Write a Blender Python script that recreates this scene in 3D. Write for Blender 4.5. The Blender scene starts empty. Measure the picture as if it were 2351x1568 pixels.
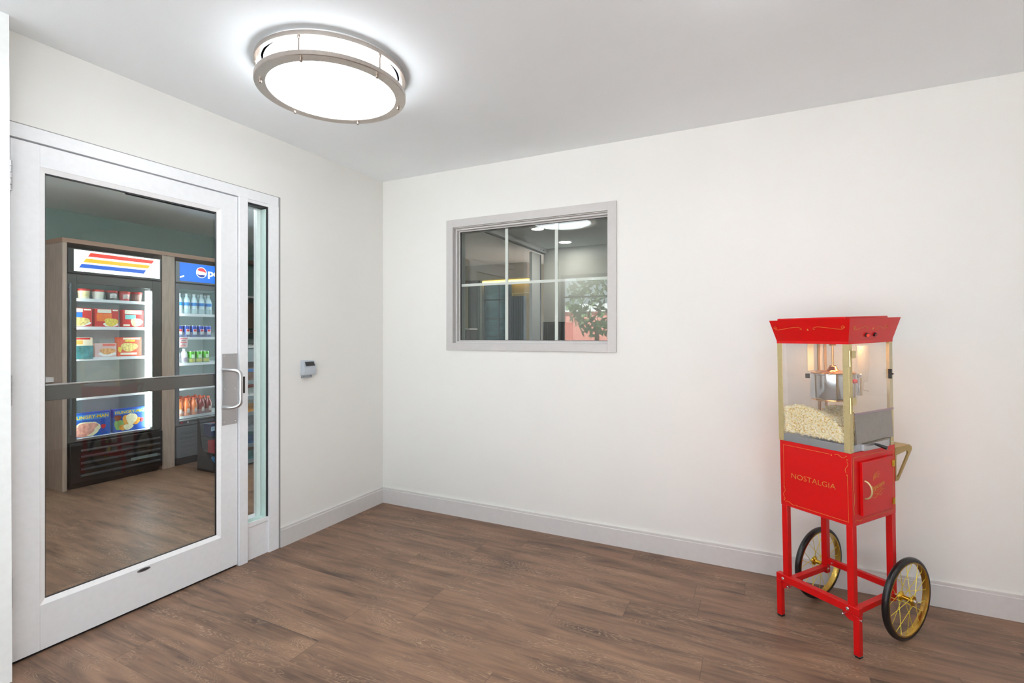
import bpy, math, random
import numpy as np
from mathutils import Vector, Matrix
random.seed(7)
S = bpy.context.scene
COL = S.collection
PI = math.pi

# ---------------------------------------------------------------- camera, world, exposure
YAW = math.radians(26.246)
cam_d = bpy.data.cameras.new('camera')
cam = bpy.data.objects.new('camera', cam_d); COL.objects.link(cam)
cam.location = (2.579, -3.002, 1.27)
cam.rotation_euler = (PI/2, 0, YAW)
cam_d.sensor_width = 36; cam_d.lens = 36*1153/2351
cam_d.shift_y = -14/2351; cam_d.clip_start = .02
S.camera = cam
W = bpy.data.worlds.new('overcast_sky'); S.world = W; W.use_nodes = True
bg = W.node_tree.nodes['Background']
bg.inputs[0].default_value = (.80, .90, 1.0, 1); bg.inputs[1].default_value = 2.4
S.view_settings.view_transform = 'Standard'; S.view_settings.look = 'None'
S.view_settings.exposure = 0.28; S.view_settings.gamma = 1; S.view_settings.use_curve_mapping = False
S.cycles.use_denoising = True
S.cycles.max_bounces = 14; S.cycles.diffuse_bounces = 10; S.cycles.glossy_bounces = 6
S.cycles.transparent_max_bounces = 24
S.cycles.caustics_reflective = False; S.cycles.caustics_refractive = False
S.cycles.sample_clamp_indirect = 6

def area(name, loc, rot, sx, sy, power, color=(1, 1, 1), portal=False):
    l = bpy.data.lights.new(name, 'AREA'); l.shape = 'RECTANGLE'; l.size = sx; l.size_y = sy
    l.energy = power; l.color = color
    if portal: l.cycles.is_portal = True
    o = bpy.data.objects.new(name, l); COL.objects.link(o); o.location = loc; o.rotation_euler = rot
    return o
# daylight enters through the glazed front (behind the camera); this only guides the sky sampling
area('daylight_portal', (1.77, -4.34, 1.15), (PI/2, 0, 0), 4.05, 2.15, 1, portal=True)
# sun from behind the building: it lights the forecourt, which bounces light up onto the ceiling
sun_d = bpy.data.lights.new('sun', 'SUN'); sun_d.energy = 54; sun_d.angle = math.radians(.6); sun_d.color = (1, .985, .965)
sun = bpy.data.objects.new('sun', sun_d); COL.objects.link(sun); sun.rotation_euler = (math.radians(-32), 0, math.radians(12))
LAMP = 8.0          # strength of the ceiling lamp diffusers

# ---------------------------------------------------------------- colour and materials
def lin(c):
    return tuple(((x/255)/12.92 if x/255 <= .04045 else ((x/255+.055)/1.055)**2.4) for x in c)
MATS = {}
def mat(name, rgb=(200, 200, 200), rough=.5, metal=0, emit=0, coat=0, noise=0, nscale=40, bump=0, bscale=200, stretch=(1, 1, 1), spec=.5, ecol=None):
    """procedural principled material; noise = relative colour variation"""
    if name in MATS: return MATS[name]
    m = bpy.data.materials.new(name); m.use_nodes = True; nt = m.node_tree; b = nt.nodes['Principled BSDF']
    c = lin(rgb)
    b.inputs['Base Color'].default_value = (*c, 1); b.inputs['Roughness'].default_value = rough
    b.inputs['Metallic'].default_value = metal; b.inputs['Specular IOR Level'].default_value = spec
    if coat: b.inputs['Coat Weight'].default_value = coat; b.inputs['Coat Roughness'].default_value = .08
    tc = nt.nodes.new('ShaderNodeTexCoord'); mp = nt.nodes.new('ShaderNodeMapping'); mp.inputs['Scale'].default_value = stretch
    nt.links.new(tc.outputs['Object'], mp.inputs[0])
    nz = nt.nodes.new('ShaderNodeTexNoise'); nz.inputs['Scale'].default_value = nscale; nz.inputs['Detail'].default_value = 3
    nt.links.new(mp.outputs[0], nz.inputs['Vector'])
    k = noise if noise else .02
    r = nt.nodes.new('ShaderNodeValToRGB')
    r.color_ramp.elements[0].position = .3; r.color_ramp.elements[1].position = .7
    r.color_ramp.elements[0].color = (*[x*(1-k) for x in c], 1); r.color_ramp.elements[1].color = (*[min(1, x*(1+k)) for x in c], 1)
    nt.links.new(nz.outputs[0], r.inputs[0]); nt.links.new(r.outputs[0], b.inputs['Base Color'])
    if bump:
        n2 = nt.nodes.new('ShaderNodeTexNoise'); n2.inputs['Scale'].default_value = bscale; nt.links.new(mp.outputs[0], n2.inputs['Vector'])
        bp = nt.nodes.new('ShaderNodeBump'); bp.inputs['Strength'].default_value = bump; bp.inputs['Distance'].default_value = .002
        nt.links.new(n2.outputs[0], bp.inputs['Height']); nt.links.new(bp.outputs[0], b.inputs['Normal'])
    if emit:
        b.inputs['Emission Color'].default_value = (*(lin(ecol) if ecol else c), 1); b.inputs['Emission Strength'].default_value = emit
    MATS[name] = m; return m

def glassmat(name, tint=(.96, .98, .97), ior=1.5, rough=0.0, haze=0):
    """clear sheet glass: Fresnel mix of straight transmission and mirror reflection (both faces use the same index)"""
    if name in MATS: return MATS[name]
    m = bpy.data.materials.new(name); m.use_nodes = True; nt = m.node_tree; nt.nodes.clear()
    N = nt.nodes.new; Lk = nt.links.new
    out = N('ShaderNodeOutputMaterial'); mx = N('ShaderNodeMixShader'); tr = N('ShaderNodeBsdfTransparent'); gl = N('ShaderNodeBsdfGlossy')
    tr.inputs[0].default_value = (*tint, 1); gl.inputs['Roughness'].default_value = rough
    ge = N('ShaderNodeNewGeometry'); mm = N('ShaderNodeMix'); fr = N('ShaderNodeFresnel')
    mm.inputs[2].default_value = ior; mm.inputs[3].default_value = 1/ior
    Lk(ge.outputs['Backfacing'], mm.inputs[0]); Lk(mm.outputs[0], fr.inputs[0]); Lk(fr.outputs[0], mx.inputs[0])
    if haze:
        df = N('ShaderNodeBsdfDiffuse'); df.inputs[0].default_value = (.9, .9, .9, 1); m2 = N('ShaderNodeMixShader'); m2.inputs[0].default_value = haze
        Lk(tr.outputs[0], m2.inputs[1]); Lk(df.outputs[0], m2.inputs[2]); Lk(m2.outputs[0], mx.inputs[1])
    else: Lk(tr.outputs[0], mx.inputs[1])
    Lk(gl.outputs[0], mx.inputs[2]); Lk(mx.outputs[0], out.inputs[0])
    MATS[name] = m; return m

def floormat():
    m = bpy.data.materials.new('oak_plank_floor'); m.use_nodes = True; nt = m.node_tree; b = nt.nodes['Principled BSDF']
    N = nt.nodes.new; Lk = nt.links.new
    def math_(op, a, c=None, d=None):
        n = N('ShaderNodeMath'); n.operation = op
        for i, v in enumerate((a, c, d)):
            if v is None: continue
            if isinstance(v, (int, float)): n.inputs[i].default_value = v
            else: Lk(v, n.inputs[i])
        return n.outputs[0]
    tc = N('ShaderNodeTexCoord'); sp = N('ShaderNodeSeparateXYZ'); Lk(tc.outputs['Object'], sp.inputs[0])
    x, y = sp.outputs[0], sp.outputs[1]
    PW, PL = .148, 1.22
    yr = math_('DIVIDE', math_('ADD', y, 1.483), PW); row = math_('FLOOR', yr); fy = math_('FRACT', yr)
    wn = N('ShaderNodeTexWhiteNoise'); wn.noise_dimensions = '1D'; Lk(math_('ADD', row, 12.3), wn.inputs['W'])
    xr = math_('ADD', math_('DIVIDE', math_('SUBTRACT', x, 1.093), PL), math_('MULTIPLY', wn.outputs[0], 1.0)); colm = math_('FLOOR', xr); fx = math_('FRACT', xr)
    cb = N('ShaderNodeCombineXYZ'); Lk(row, cb.inputs[0]); Lk(colm, cb.inputs[1])
    w2 = N('ShaderNodeTexWhiteNoise'); w2.noise_dimensions = '3D'; Lk(cb.outputs[0], w2.inputs['Vector'])
    s2 = N('ShaderNodeSeparateColor'); Lk(w2.outputs['Color'], s2.inputs[0])
    # grain space, shifted per plank
    def space(sx, sy, k):
        c = N('ShaderNodeCombineXYZ')
        Lk(math_('ADD', math_('MULTIPLY', x, sx), math_('MULTIPLY', s2.outputs[0], 37.0)), c.inputs[0])
        Lk(math_('ADD', math_('MULTIPLY', y, sy), math_('MULTIPLY', s2.outputs[1], 23.0)), c.inputs[1])
        c.inputs[2].default_value = k; return c.outputs[0]
    def noise(vec, scale, detail=4, dist=0, rough=.55):
        n = N('ShaderNodeTexNoise'); n.inputs['Scale'].default_value = scale; n.inputs['Detail'].default_value = detail
        n.inputs['Distortion'].default_value = dist; n.inputs['Roughness'].default_value = rough; Lk(vec, n.inputs['Vector']); return n.outputs[0]
    big = noise(space(1.5, 9.5, 0), 1.15, 3, .9)              # smoky dark patches
    mid = noise(space(2.2, 30, 3), 1.6, 5, .6, .6)             # streaks
    fine = noise(space(6, 160, 6), 1.0, 4, .2, .7)             # pores
    heart = noise(space(1.5, 9.5, 0), 1.15, 2, .9)
    # cathedral lines follow contours of a smooth field
    ring = math_('FRACT', math_('MULTIPLY', math_('ADD', heart, math_('MULTIPLY', mid, .14)), 30.0))
    line = N('ShaderNodeMapRange'); line.interpolation_type = 'SMOOTHSTEP'; Lk(math_('ABSOLUTE', math_('SUBTRACT', ring, .5)), line.inputs[0])
    line.inputs[1].default_value = .0; line.inputs[2].default_value = .17; line.inputs[3].default_value = 1; line.inputs[4].default_value = 0
    msk = N('ShaderNodeMapRange'); Lk(noise(space(3.0, 8, 9), 1.3, 2, .3), msk.inputs[0]); msk.inputs[1].default_value = .44; msk.inputs[2].default_value = .62
    v = math_('ADD', math_('MULTIPLY', big, .62), math_('MULTIPLY', mid, .36))
    v = math_('ADD', v, math_('MULTIPLY', fine, .24)); v = math_('ADD', v, math_('MULTIPLY', math_('SUBTRACT', s2.outputs[2], .5), .05))
    r = N('ShaderNodeValToRGB'); Lk(v, r.inputs[0]); e = r.color_ramp.elements
    e[0].position = .44; e[0].color = (*lin((74, 57, 47)), 1); e[1].position = .80; e[1].color = (*lin((145, 113, 90)), 1)
    q = e.new(.53); q.color = (*lin((103, 79, 64)), 1); q = e.new(.64); q.color = (*lin((123, 95, 76)), 1)
    mx = N('ShaderNodeMix'); mx.data_type = 'RGBA'
    Lk(math_('MULTIPLY', math_('MULTIPLY', line.outputs[0], msk.outputs[0]), .50), mx.inputs[0]); Lk(r.outputs[0], mx.inputs[6]); mx.inputs[7].default_value = (*lin((186, 158, 130)), 1)
    # seams
    sy_ = math_('LESS_THAN', math_('MINIMUM', fy, math_('SUBTRACT', 1.0, fy)), .006)
    sx_ = math_('LESS_THAN', math_('MINIMUM', fx, math_('SUBTRACT', 1.0, fx)), .0009)
    seam = math_('MAXIMUM', math_('MULTIPLY', sy_, .35), math_('MULTIPLY', sx_, .6))
    m3 = N('ShaderNodeMix'); m3.data_type = 'RGBA'; Lk(seam, m3.inputs[0]); Lk(mx.outputs[2], m3.inputs[6]); m3.inputs[7].default_value = (*lin((62, 44, 34)), 1)
    Lk(m3.outputs[2], b.inputs['Base Color'])
    rr = N('ShaderNodeMapRange'); Lk(mid, rr.inputs[0]); rr.inputs[3].default_value = .34; rr.inputs[4].default_value = .5; Lk(rr.outputs[0], b.inputs['Roughness'])
    b.inputs['Specular IOR Level'].default_value = .35
    bp = N('ShaderNodeBump'); bp.inputs['Strength'].default_value = .12; bp.inputs['Distance'].default_value = .002
    Lk(math_('SUBTRACT', math_('MULTIPLY', fine, .5), seam), bp.inputs['Height']); Lk(bp.outputs[0], b.inputs['Normal'])
    return m

FLOOR = floormat()
WALL = mat('warm_white_wall_paint', (228, 227, 223), .6, noise=.008, nscale=3, bump=.12, bscale=120)
CEIL = mat('white_ceiling_paint', (243, 247, 250), .8, noise=.008, nscale=4, bump=.15, bscale=150)
STUB = mat('window_lit_white_paint', (246, 249, 248), .35, bump=.05)  # whitened beyond the wall paint to stand for light from the glazed front
TRIMG = mat('pale_grey_trim_paint', (208, 205, 203), .4, bump=.03)
WTRIM = mat('grey_window_trim_paint', (190, 187, 185), .4)
ALU = mat('white_painted_aluminium', (232, 233, 235), .32)
ALUB = mat('white_glazing_bead', (245, 245, 246), .3)
GASK = mat('black_gasket', (22, 22, 26), .5)
STEEL = mat('brushed_steel', (190, 190, 192), .32, metal=1, noise=.06, nscale=30, stretch=(1, 1, 30))
NICK = mat('brushed_nickel', (186, 176, 168), .32, metal=1, noise=.05, nscale=60)
CHROME = mat('chrome', (225, 225, 228), .08, metal=1)
GLASS = glassmat('clear_sheet_glass')
GREEN_EDGE = mat('greenish_glass_edge', (196, 218, 212), .25)
BLACK = mat('black_plastic', (22, 22, 23), .35)
RED = mat('red_enamel', (194, 4, 8), .36, coat=.12, noise=.02, spec=.4)
GOLD = mat('champagne_gold_metal', (202, 186, 138), .38, metal=.6, noise=.05, nscale=90)
GOLDP = mat('gold_print', (196, 140, 60), .45)
BRASS = mat('polished_brass', (214, 170, 62), .18, metal=1)

# ---------------------------------------------------------------- mesh helper
class M:
    def __init__(s): s.v = []; s.f = []
    def add(s, vs, fs):
        n = len(s.v); s.v += [tuple(p) for p in vs]; s.f += [tuple(i+n for i in f) for f in fs]; return s
    def box(s, x0, x1, y0, y1, z0, z1):
        x0, x1 = sorted((x0, x1)); y0, y1 = sorted((y0, y1)); z0, z1 = sorted((z0, z1))
        return s.add([(x0, y0, z0), (x1, y0, z0), (x1, y1, z0), (x0, y1, z0), (x0, y0, z1), (x1, y0, z1), (x1, y1, z1), (x0, y1, z1)],
                     [(0, 3, 2, 1), (4, 5, 6, 7), (0, 1, 5, 4), (1, 2, 6, 5), (2, 3, 7, 6), (3, 0, 4, 7)])
    def prism(s, poly, a, b, axis='z'):
        """extrude a 2-D polygon between a and b along axis; polygon axes: x->(y,z), y->(x,z), z->(x,y)"""
        def P(p, t): return {'x': (t, p[0], p[1]), 'y': (p[0], t, p[1]), 'z': (p[0], p[1], t)}[axis]
        n = len(poly); vs = [P(p, a) for p in poly]+[P(p, b) for p in poly]
        fs = [tuple(range(n))[::-1], tuple(range(n, 2*n))]+[(i, (i+1) % n, n+(i+1) % n, n+i) for i in range(n)]
        return s.add(vs, fs)
    def ring(s, rings, closed=False, cap=True):
        """skin a list of equally long vertex rings"""
        n = len(rings[0]); vs = [p for r in rings for p in r]; fs = []
        m = len(rings)
        for i in range(m if closed else m-1):
            for j in range(n):
                a = i*n+j; b_ = i*n+(j+1) % n; c = ((i+1) % m)*n+(j+1) % n; d = ((i+1) % m)*n+j
                fs.append((a, b_, c, d))
        if cap and not closed: fs += [tuple(range(n))[::-1], tuple(range((m-1)*n, m*n))]
        return s.add(vs, fs)
    def tube(s, pts, r, seg=8, closed=False):
        pts = [Vector(p) for p in pts]; rings = []; n = len(pts); up = None
        for i, p in enumerate(pts):
            if closed: t = (pts[(i+1) % n]-pts[i-1])
            else: t = (pts[min(i+1, n-1)]-pts[max(i-1, 0)])
            t.normalize()
            if up is None:
                up = Vector((0, 0, 1)) if abs(t.z) < .9 else Vector((1, 0, 0))
            a = t.cross(up)
            if a.length < 1e-4: a = t.cross(Vector((.3, 1, .2)))
            a.normalize(); b_ = t.cross(a); up = -b_ if False else b_*-1
            rad = r[i] if isinstance(r, (list, tuple)) else r
            rings.append([tuple(p+(a*math.cos(k*2*PI/seg)+b_*math.sin(k*2*PI/seg))*rad) for k in range(seg)])
        return s.ring(rings, closed)
    def cyl(s, p0, p1, r, r2=None, seg=16): return s.tube([p0, p1], [r, r if r2 is None else r2], seg)
    def lathe(s, prof, o=(0, 0, 0), axis='z', seg=24, cap=True):
        rings = []
        for r, h in prof:
            ring = []
            for k in range(seg):
                a = k*2*PI/seg; c, d = r*math.cos(a), r*math.sin(a)
                q = {'z': (c, d, h), 'x': (h, c, d), 'y': (d, h, c)}[axis]
                ring.append((q[0]+o[0], q[1]+o[1], q[2]+o[2]))
            rings.append(ring)
        return s.ring(rings, False, cap)
    def torus_like(s, prof, o, axis, seg=48):
        """closed revolved section: prof list of (r,h) closed"""
        rings = []
        for k in range(seg):
            a = k*2*PI/seg; rg = []
            for r, h in prof:
                c, d = r*math.cos(a), r*math.sin(a)
                q = {'z': (c, d, h), 'x': (h, c, d), 'y': (d, h, c)}[axis]
                rg.append((q[0]+o[0], q[1]+o[1], q[2]+o[2]))
            rings.append(rg)
        return s.ring(rings, True)
    def frame(s, a0, a1, b0, b1, w, t0, t1, axis='x', wt=None, wb=None, wl=None, wr=None):
        """rectangular frame lying across axis: a = horizontal range, b = vertical range"""
        wt = w if wt is None else wt; wb = w if wb is None else wb; wl = w if wl is None else wl; wr = w if wr is None else wr
        def B(p0, p1, q0, q1):
            if axis == 'x': s.box(t0, t1, p0, p1, q0, q1)
            else: s.box(p0, p1, t0, t1, q0, q1)
        B(a0, a0+wl, b0, b1); B(a1-wr, a1, b0, b1); B(a0+wl, a1-wr, b0, b0+wb); B(a0+wl, a1-wr, b1-wt, b1); return s
    def build(s, name, m, parent=None, smooth=35, bevel=0, bseg=2, label=None, loc=None):
        me = bpy.data.meshes.new(name); me.from_pydata(s.v, [], s.f); me.update()
        import bmesh
        bm = bmesh.new(); bm.from_mesh(me); bmesh.ops.recalc_face_normals(bm, faces=bm.faces)
        bm.to_mesh(me); bm.free()
        if smooth:
            me.polygons.foreach_set('use_smooth', [True]*len(me.polygons)); me.set_sharp_from_angle(angle=math.radians(smooth))
        me.materials.append(m)
        o = bpy.data.objects.new(name, me); COL.objects.link(o)
        if parent: o.parent = parent
        if bevel:
            b = o.modifiers.new('soft_edges', 'BEVEL'); b.width = bevel; b.segments = bseg; b.limit_method = 'ANGLE'; b.harden_normals = False
        if label: o['label'] = label
        if loc: o.location = loc
        return o

def thing(name, label, cat, loc=(0, 0, 0), rot=(0, 0, 0), group=None):
    o = bpy.data.objects.new(name, None); COL.objects.link(o); o.location = loc; o.rotation_euler = rot
    o.empty_display_size = .05
    o['label'] = label; o['category'] = cat
    if group: o['group'] = group
    return o
def tag(o, label, cat, group=None, kind=None):
    o['label'] = label; o['category'] = cat
    if group: o['group'] = group
    if kind: o['kind'] = kind
    return o
def st(o, label=None):
    o['kind'] = 'structure'
    if label: o['label'] = label
    return o
def root_struct(name, label=None, loc=(0, 0, 0)):
    o = bpy.data.objects.new(name, None); COL.objects.link(o); o.location = loc; o.empty_display_size = .05; return st(o, label)
def dup(root, loc, rotz, label, group=None):
    r = root.copy(); COL.objects.link(r); r.location = loc; r.rotation_euler = (0, 0, rotz)
    r['label'] = label
    if group: r['group'] = group
    for ch in list(root.children):
        c = ch.copy(); COL.objects.link(c); c.parent = r
        for g in ch.children:
            d = g.copy(); COL.objects.link(d); d.parent = c
    return r
def text_part(name, s, o, xd, yd, width, height, m, parent, th=.0006, shear=0, bold=0, label=None):
    """lettering as thin raised mesh; o = centre, xd/yd = unit directions of the line and up"""
    cu = bpy.data.curves.new(name, 'FONT'); cu.body = s; cu.align_x = 'CENTER'; cu.align_y = 'CENTER'; cu.size = 1; cu.shear = shear; cu.offset = bold
    cu.extrude = .01; cu.resolution_u = 4
    t = bpy.data.objects.new(name, cu); COL.objects.link(t)
    dg = bpy.context.evaluated_depsgraph_get(); me = bpy.data.meshes.new_from_object(t.evaluated_get(dg))
    bpy.data.objects.remove(t); bpy.data.curves.remove(cu)
    n = len(me.vertices); co = np.empty(n*3); me.vertices.foreach_get('co', co); co = co.reshape(-1, 3)
    mn, mxx = co.min(0), co.max(0); c = (mn+mxx)/2; sz = mxx-mn
    co = (co-c)/np.array([sz[0], sz[1], sz[2]])
    X, Y = Vector(xd), Vector(yd); Z = X.cross(Y)
    B = np.array([[*X], [*Y], [*Z]])
    co = (co*np.array([width, height, th]))@B+np.array(o)+np.array(Z)*th/2
    me.vertices.foreach_set('co', co.ravel()); me.update(); me.materials.clear(); me.materials.append(m)
    ob = bpy.data.objects.new(name, me); COL.objects.link(ob); ob.parent = parent
    if label: ob['label'] = label
    return ob

# ================================================================ SETTING
H = 2.44
st(M().box(-5.2, 6.0, -4.45, 6.0, -.1, 0).build('floor', FLOOR, smooth=0), 'brown wood plank floor')
st(M().box(-5.2, 6.0, -4.45, 6.0, H, H+.1).build('ceiling', CEIL, smooth=0), 'flat white ceiling')
# back wall with the interior window opening
WX0, WX1, WZ0, WZ1 = .632, 1.762, 1.207, 2.034
wb = M().box(0, WX0, 0, .13, 0, H).box(WX1, 5.8, 0, .13, 0, H).box(WX0, WX1, 0, .13, 0, WZ0).box(WX0, WX1, 0, .13, WZ1, H)
st(wb.build('wall_back', WALL, smooth=0), 'warm white wall with the interior window')
# left wall with door and sidelight opening
wl = M().box(-.13, 0, -.915, 0, 0, H).box(-.13, 0, -2.16, -.915, 2.095, H)
st(wl.build('wall_left', WALL, smooth=0), 'warm white wall around the glass door')
# white pier at the left picture edge (slightly out of plumb), market side wall, room wings
pier = M().add([(-.2, -2.75, 0), (.12, -2.75, 0), (.12, -2.1605, 0), (-.2, -2.1605, 0), (-.2, -2.75, H), (.12, -2.75, H), (.12, -2.169, H), (-.2, -2.169, H)],
               [(0, 3, 2, 1), (4, 5, 6, 7), (0, 1, 5, 4), (1, 2, 6, 5), (2, 3, 7, 6), (3, 0, 4, 7)])
st(pier.build('wall_pier', STUB, smooth=0), 'white wall end at the left picture edge, whitened for window light')
st(M().box(-4.0, -.2, -2.75, -2.6, 0, H).build('wall_market_south', WALL, smooth=0))
st(M().box(4.4, 4.55, -4.45, 0, 0, H).build('wall_right', WALL, smooth=0))
st(M().box(-1.35, -1.2, -4.45, -2.75, 0, H).build('wall_alcove', WALL, smooth=0))
# baseboards
def baseboard(name, x0, x1, y0, y1, side, label):
    pr = [(0, 0), (.013, 0), (.013, .101), (.0108, .104), (.0108, .116), (0, .116)]
    if side == 'back': m = M().prism([(-p[0], p[1]) for p in pr], x0, x1, 'x')
    else: m = M().prism(pr, y0, y1, 'y')
    return st(m.build(name, TRIMG, smooth=0), label)
baseboard('baseboard_back', 0, 4.4, 0, 0, 'back', 'pale grey baseboard along the back wall')
baseboard('baseboard_left', 0, 0, -.917, -.013, 'left', 'pale grey baseboard beside the door')

# ---------------------------------------------------------------- door, frame, sidelight in the left wall
fr = M()
fr.box(-.13, .004, -2.165, -.93, 2.037, 2.092)                # head
fr.box(-.13, .006, -.995, -.93, 0, 2.037)                     # right jamb
fr.box(-.13, .012, -1.186, -1.135, 0, 2.037)                  # mullion
fr.box(-.13, -.004, -2.165, -2.128, 0, 2.037)                 # hinge jamb
fr.box(-.12, -.006, -1.135, -.995, 0, .185)                   # sidelight bottom panel
fr.box(-.12, -.001, -1.135, -.995, .187, .212)
fr.box(-.12, .002, -1.135, -.995, 2.020, 2.037)
st(fr.build('trim_1', ALU, bevel=.0012), 'white aluminium door frame with mullion')
st(M().box(-.004, .003, -2.16, -.918, 2.092, 2.0955).box(-.004, .003, -.93, -.9165, 0, 2.0955).build('trim_2', mat('dark_caulk', (150, 150, 150), .7), smooth=0), 'thin grey caulk line around the door frame')
# sidelight
sl = root_struct('window_1', 'narrow sidelight beside the door')
M().box(-.052, -.046, -1.130, -1.003, .214, 2.018).build('glass_pane', GLASS, sl, smooth=0)
M().box(-.050, -.004, -1.0085, -.996, .214, 2.02).build('black_gasket', GASK, sl, smooth=0)
M().box(-.050, -.008, -1.135, -1.0085, 2.010, 2.02).build('black_gasket', GASK, sl, smooth=0)
M().box(-.044, -.0046, -1.0137, -1.0087, .216, 2.006).build('greenish_glass_edge', GREEN_EDGE, sl, smooth=0)
M().box(-.058, -.041, -1.0387, -1.0178, .216, 2.006).build('pale_inner_stop', mat('pale_green_stop', (222, 234, 230), .35), sl, smooth=0)
M().box(-.050, -.006, -1.133, -1.006, .212, .217).build('glass_edge_strip', GREEN_EDGE, sl, smooth=0)

# door leaf
DY0, DY1, DZ0, DZ1 = -2.1245, -1.190, .010, 2.031
GY0, GY1, GZ0, GZ1 = -2.036, -1.284, .190, 1.944
door = root_struct('door_1', 'white aluminium glass door')
M().frame(DY0, DY1, DZ0, DZ1, 0, -.045, 0, 'x', wt=DZ1-GZ1, wb=GZ0-DZ0, wl=GY0-DY0, wr=DY1-GY1).build('door_frame', ALU, door, bevel=.0012)
def bead(y0, y1, z0, z1, dx, d, mt, nm, parent):
    # sloping bead: outer rectangle at x=-.001, inner at x=-dx
    m = M(); o = [(y0, z0), (y1, z0), (y1, z1), (y0, z1)]; i = [(y0+d, z0+d), (y1-d, z0+d), (y1-d, z1-d), (y0+d, z1-d)]
    vs = [(-.001, *p) for p in o]+[(-dx, *p) for p in i]+[(-dx-.008, *p) for p in o]
    fs = []
    for k in range(4):
        q = (k+1) % 4; fs += [(k, q, 4+q, 4+k), (4+k, 4+q, 8+q, 8+k)]
    return m.add(vs, fs).build(nm, mt, parent, smooth=0)
bead(GY0, GY1, GZ0, GZ1, .010, .019, ALUB, 'glazing_bead', door)
M().frame(GY0+.017, GY1-.017, GZ0+.017, GZ1-.017, .004, -.021, -.0105, 'x', wt=.007).build('glazing_gasket', GASK, door, smooth=0)
M().box(-.025, -.019, GY0+.012, GY1-.012, GZ0+.012, GZ1-.012).build('glass_pane', GLASS, door, smooth=0)
# crash bar on the far side of the glass
bar = M().box(-.085, -.050, GY0-.03, GY1+.03, 1.000, 1.062).build('push_bar', mat('dark_bronze_bar', (96, 94, 92), .35, metal=.2), door, bevel=.003)
M().box(-.086, -.048, GY0-.03, GY1+.03, 1.0625, 1.0665).build('bar_top_edge', STEEL, bar, smooth=0)
# pull plate and offset pull
M().box(.0002, .002, -1.279, -1.193, .787, 1.171).build('pull_plate', STEEL, door, bevel=.0006)
for z in (1.157, .98, .803):
    for y in (-1.268, -1.205): M().lathe([(.0042, 0), (.0035, .0012), (.001, .0016)], (.002, y, z), 'x', 10).build('plate_screw', CHROME, door)
pp = []
for t in np.linspace(0, 1, 7): pp.append((.004+.012*t, -1.275+.002*t, .884))
R_ = .03
path = [(.003, -1.276, .884), (.045, -1.262, .884)]
for k in range(1, 8):
    a = k/8*PI/2; path.append((.045+.033*math.sin(a), -1.262+.036*math.sin(a), .884+.03*(1-math.cos(a))))
path += [(.078, -1.226, .93), (.078, -1.226, 1.04)]
for k in range(1, 8):
    a = k/8*PI/2; path.append((.078-.033*(1-math.cos(a)), -1.226-.036*(1-math.cos(a)), 1.056+.03*math.sin(a)))
path += [(.045, -1.262, 1.086), (.003, -1.276, 1.086)]
M().tube(path, .0105, 14).build('pull_handle', mat('satin_steel', (205, 205, 206), .28, metal=1), door)
for zc in (1.882, 1.058, .28):
    m = M()
    for k in range(5): m.cyl((.006, -2.1295, zc-.057+k*.0235), (.006, -2.1295, zc-.057+k*.0235+.0215), .0075, seg=12)
    m.box(-.001, .0015, -2.1295, -2.1235, zc-.055, zc+.058)
    m.build('hinge', STEEL, door)
ov = M()
ov.ring([[(x_, -1.659+.0285*math.cos(k*PI/14), .177+.0078*math.sin(k*PI/14)) for k in range(28)] for x_ in (.0002, .0016)])
ov.build('oval_badge', mat('grey_badge', (120, 120, 122), .35, metal=.5), door)
M().ring([[(x_, -1.659+.020*math.cos(k*PI/12), .177+.0040*math.sin(k*PI/12)) for k in range(24)] for x_ in (.0016, .0022)]).build('badge_centre', mat('dark_badge', (70, 70, 74), .35, metal=.5), door)
M().box(.0125, .0135, -1.1745, -1.1545, .950, 1.042).box(.0135, .016, -1.169, -1.160, .965, 1.028).build('strike_plate', mat('dark_bronze_strike', (58, 54, 52), .4, metal=.6), door, bevel=.0005)
M().box(-.042, -.004, DY0+.01, DY1-.004, .002, .012).build('bottom_sweep', GASK, door, smooth=0)

# card reader on the left wall
rd = thing('wall_reader', 'small silver box with black top panel mounted on the wall right of the door', 'wall reader', (0, -.718, 1.003))
prof = [(0, .018), (.030, .018), (.034, .045), (.030, .072), (.018, .100), (.010, .109), (0, .110)]
M().prism([(a, b) for a, b in prof], -.049, .047, 'y').build('housing', mat('silver_plastic', (186, 192, 200), .35, metal=.35), rd, bevel=.0015)
M().box(0, .014, -.045, .030, 0, .020).build('base_plate', mat('grey_metal_plate', (156, 162, 168), .4, metal=.5), rd, bevel=.001)
for y in (-.035, .018): M().lathe([(.003, 0), (.002, .001)], (.014, y, .010), 'x', 8).build('screw', BLACK, rd)
M().add([(.0305, -.032, .0745), (.0305, .036, .0745), (.0190, .036, .1000), (.0190, -.032, .1000), (.0325, -.032, .0765), (.0325, .036, .0765), (.0205, .036, .1010), (.0205, -.032, .1010)],
        [(0, 1, 2, 3), (4, 7, 6, 5), (0, 4, 5, 1), (1, 5, 6, 2), (2, 6, 7, 3), (3, 7, 4, 0)]).build('black_reader_panel', mat('dark_gloss_panel', (34, 32, 31), .15), rd, smooth=0)

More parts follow.
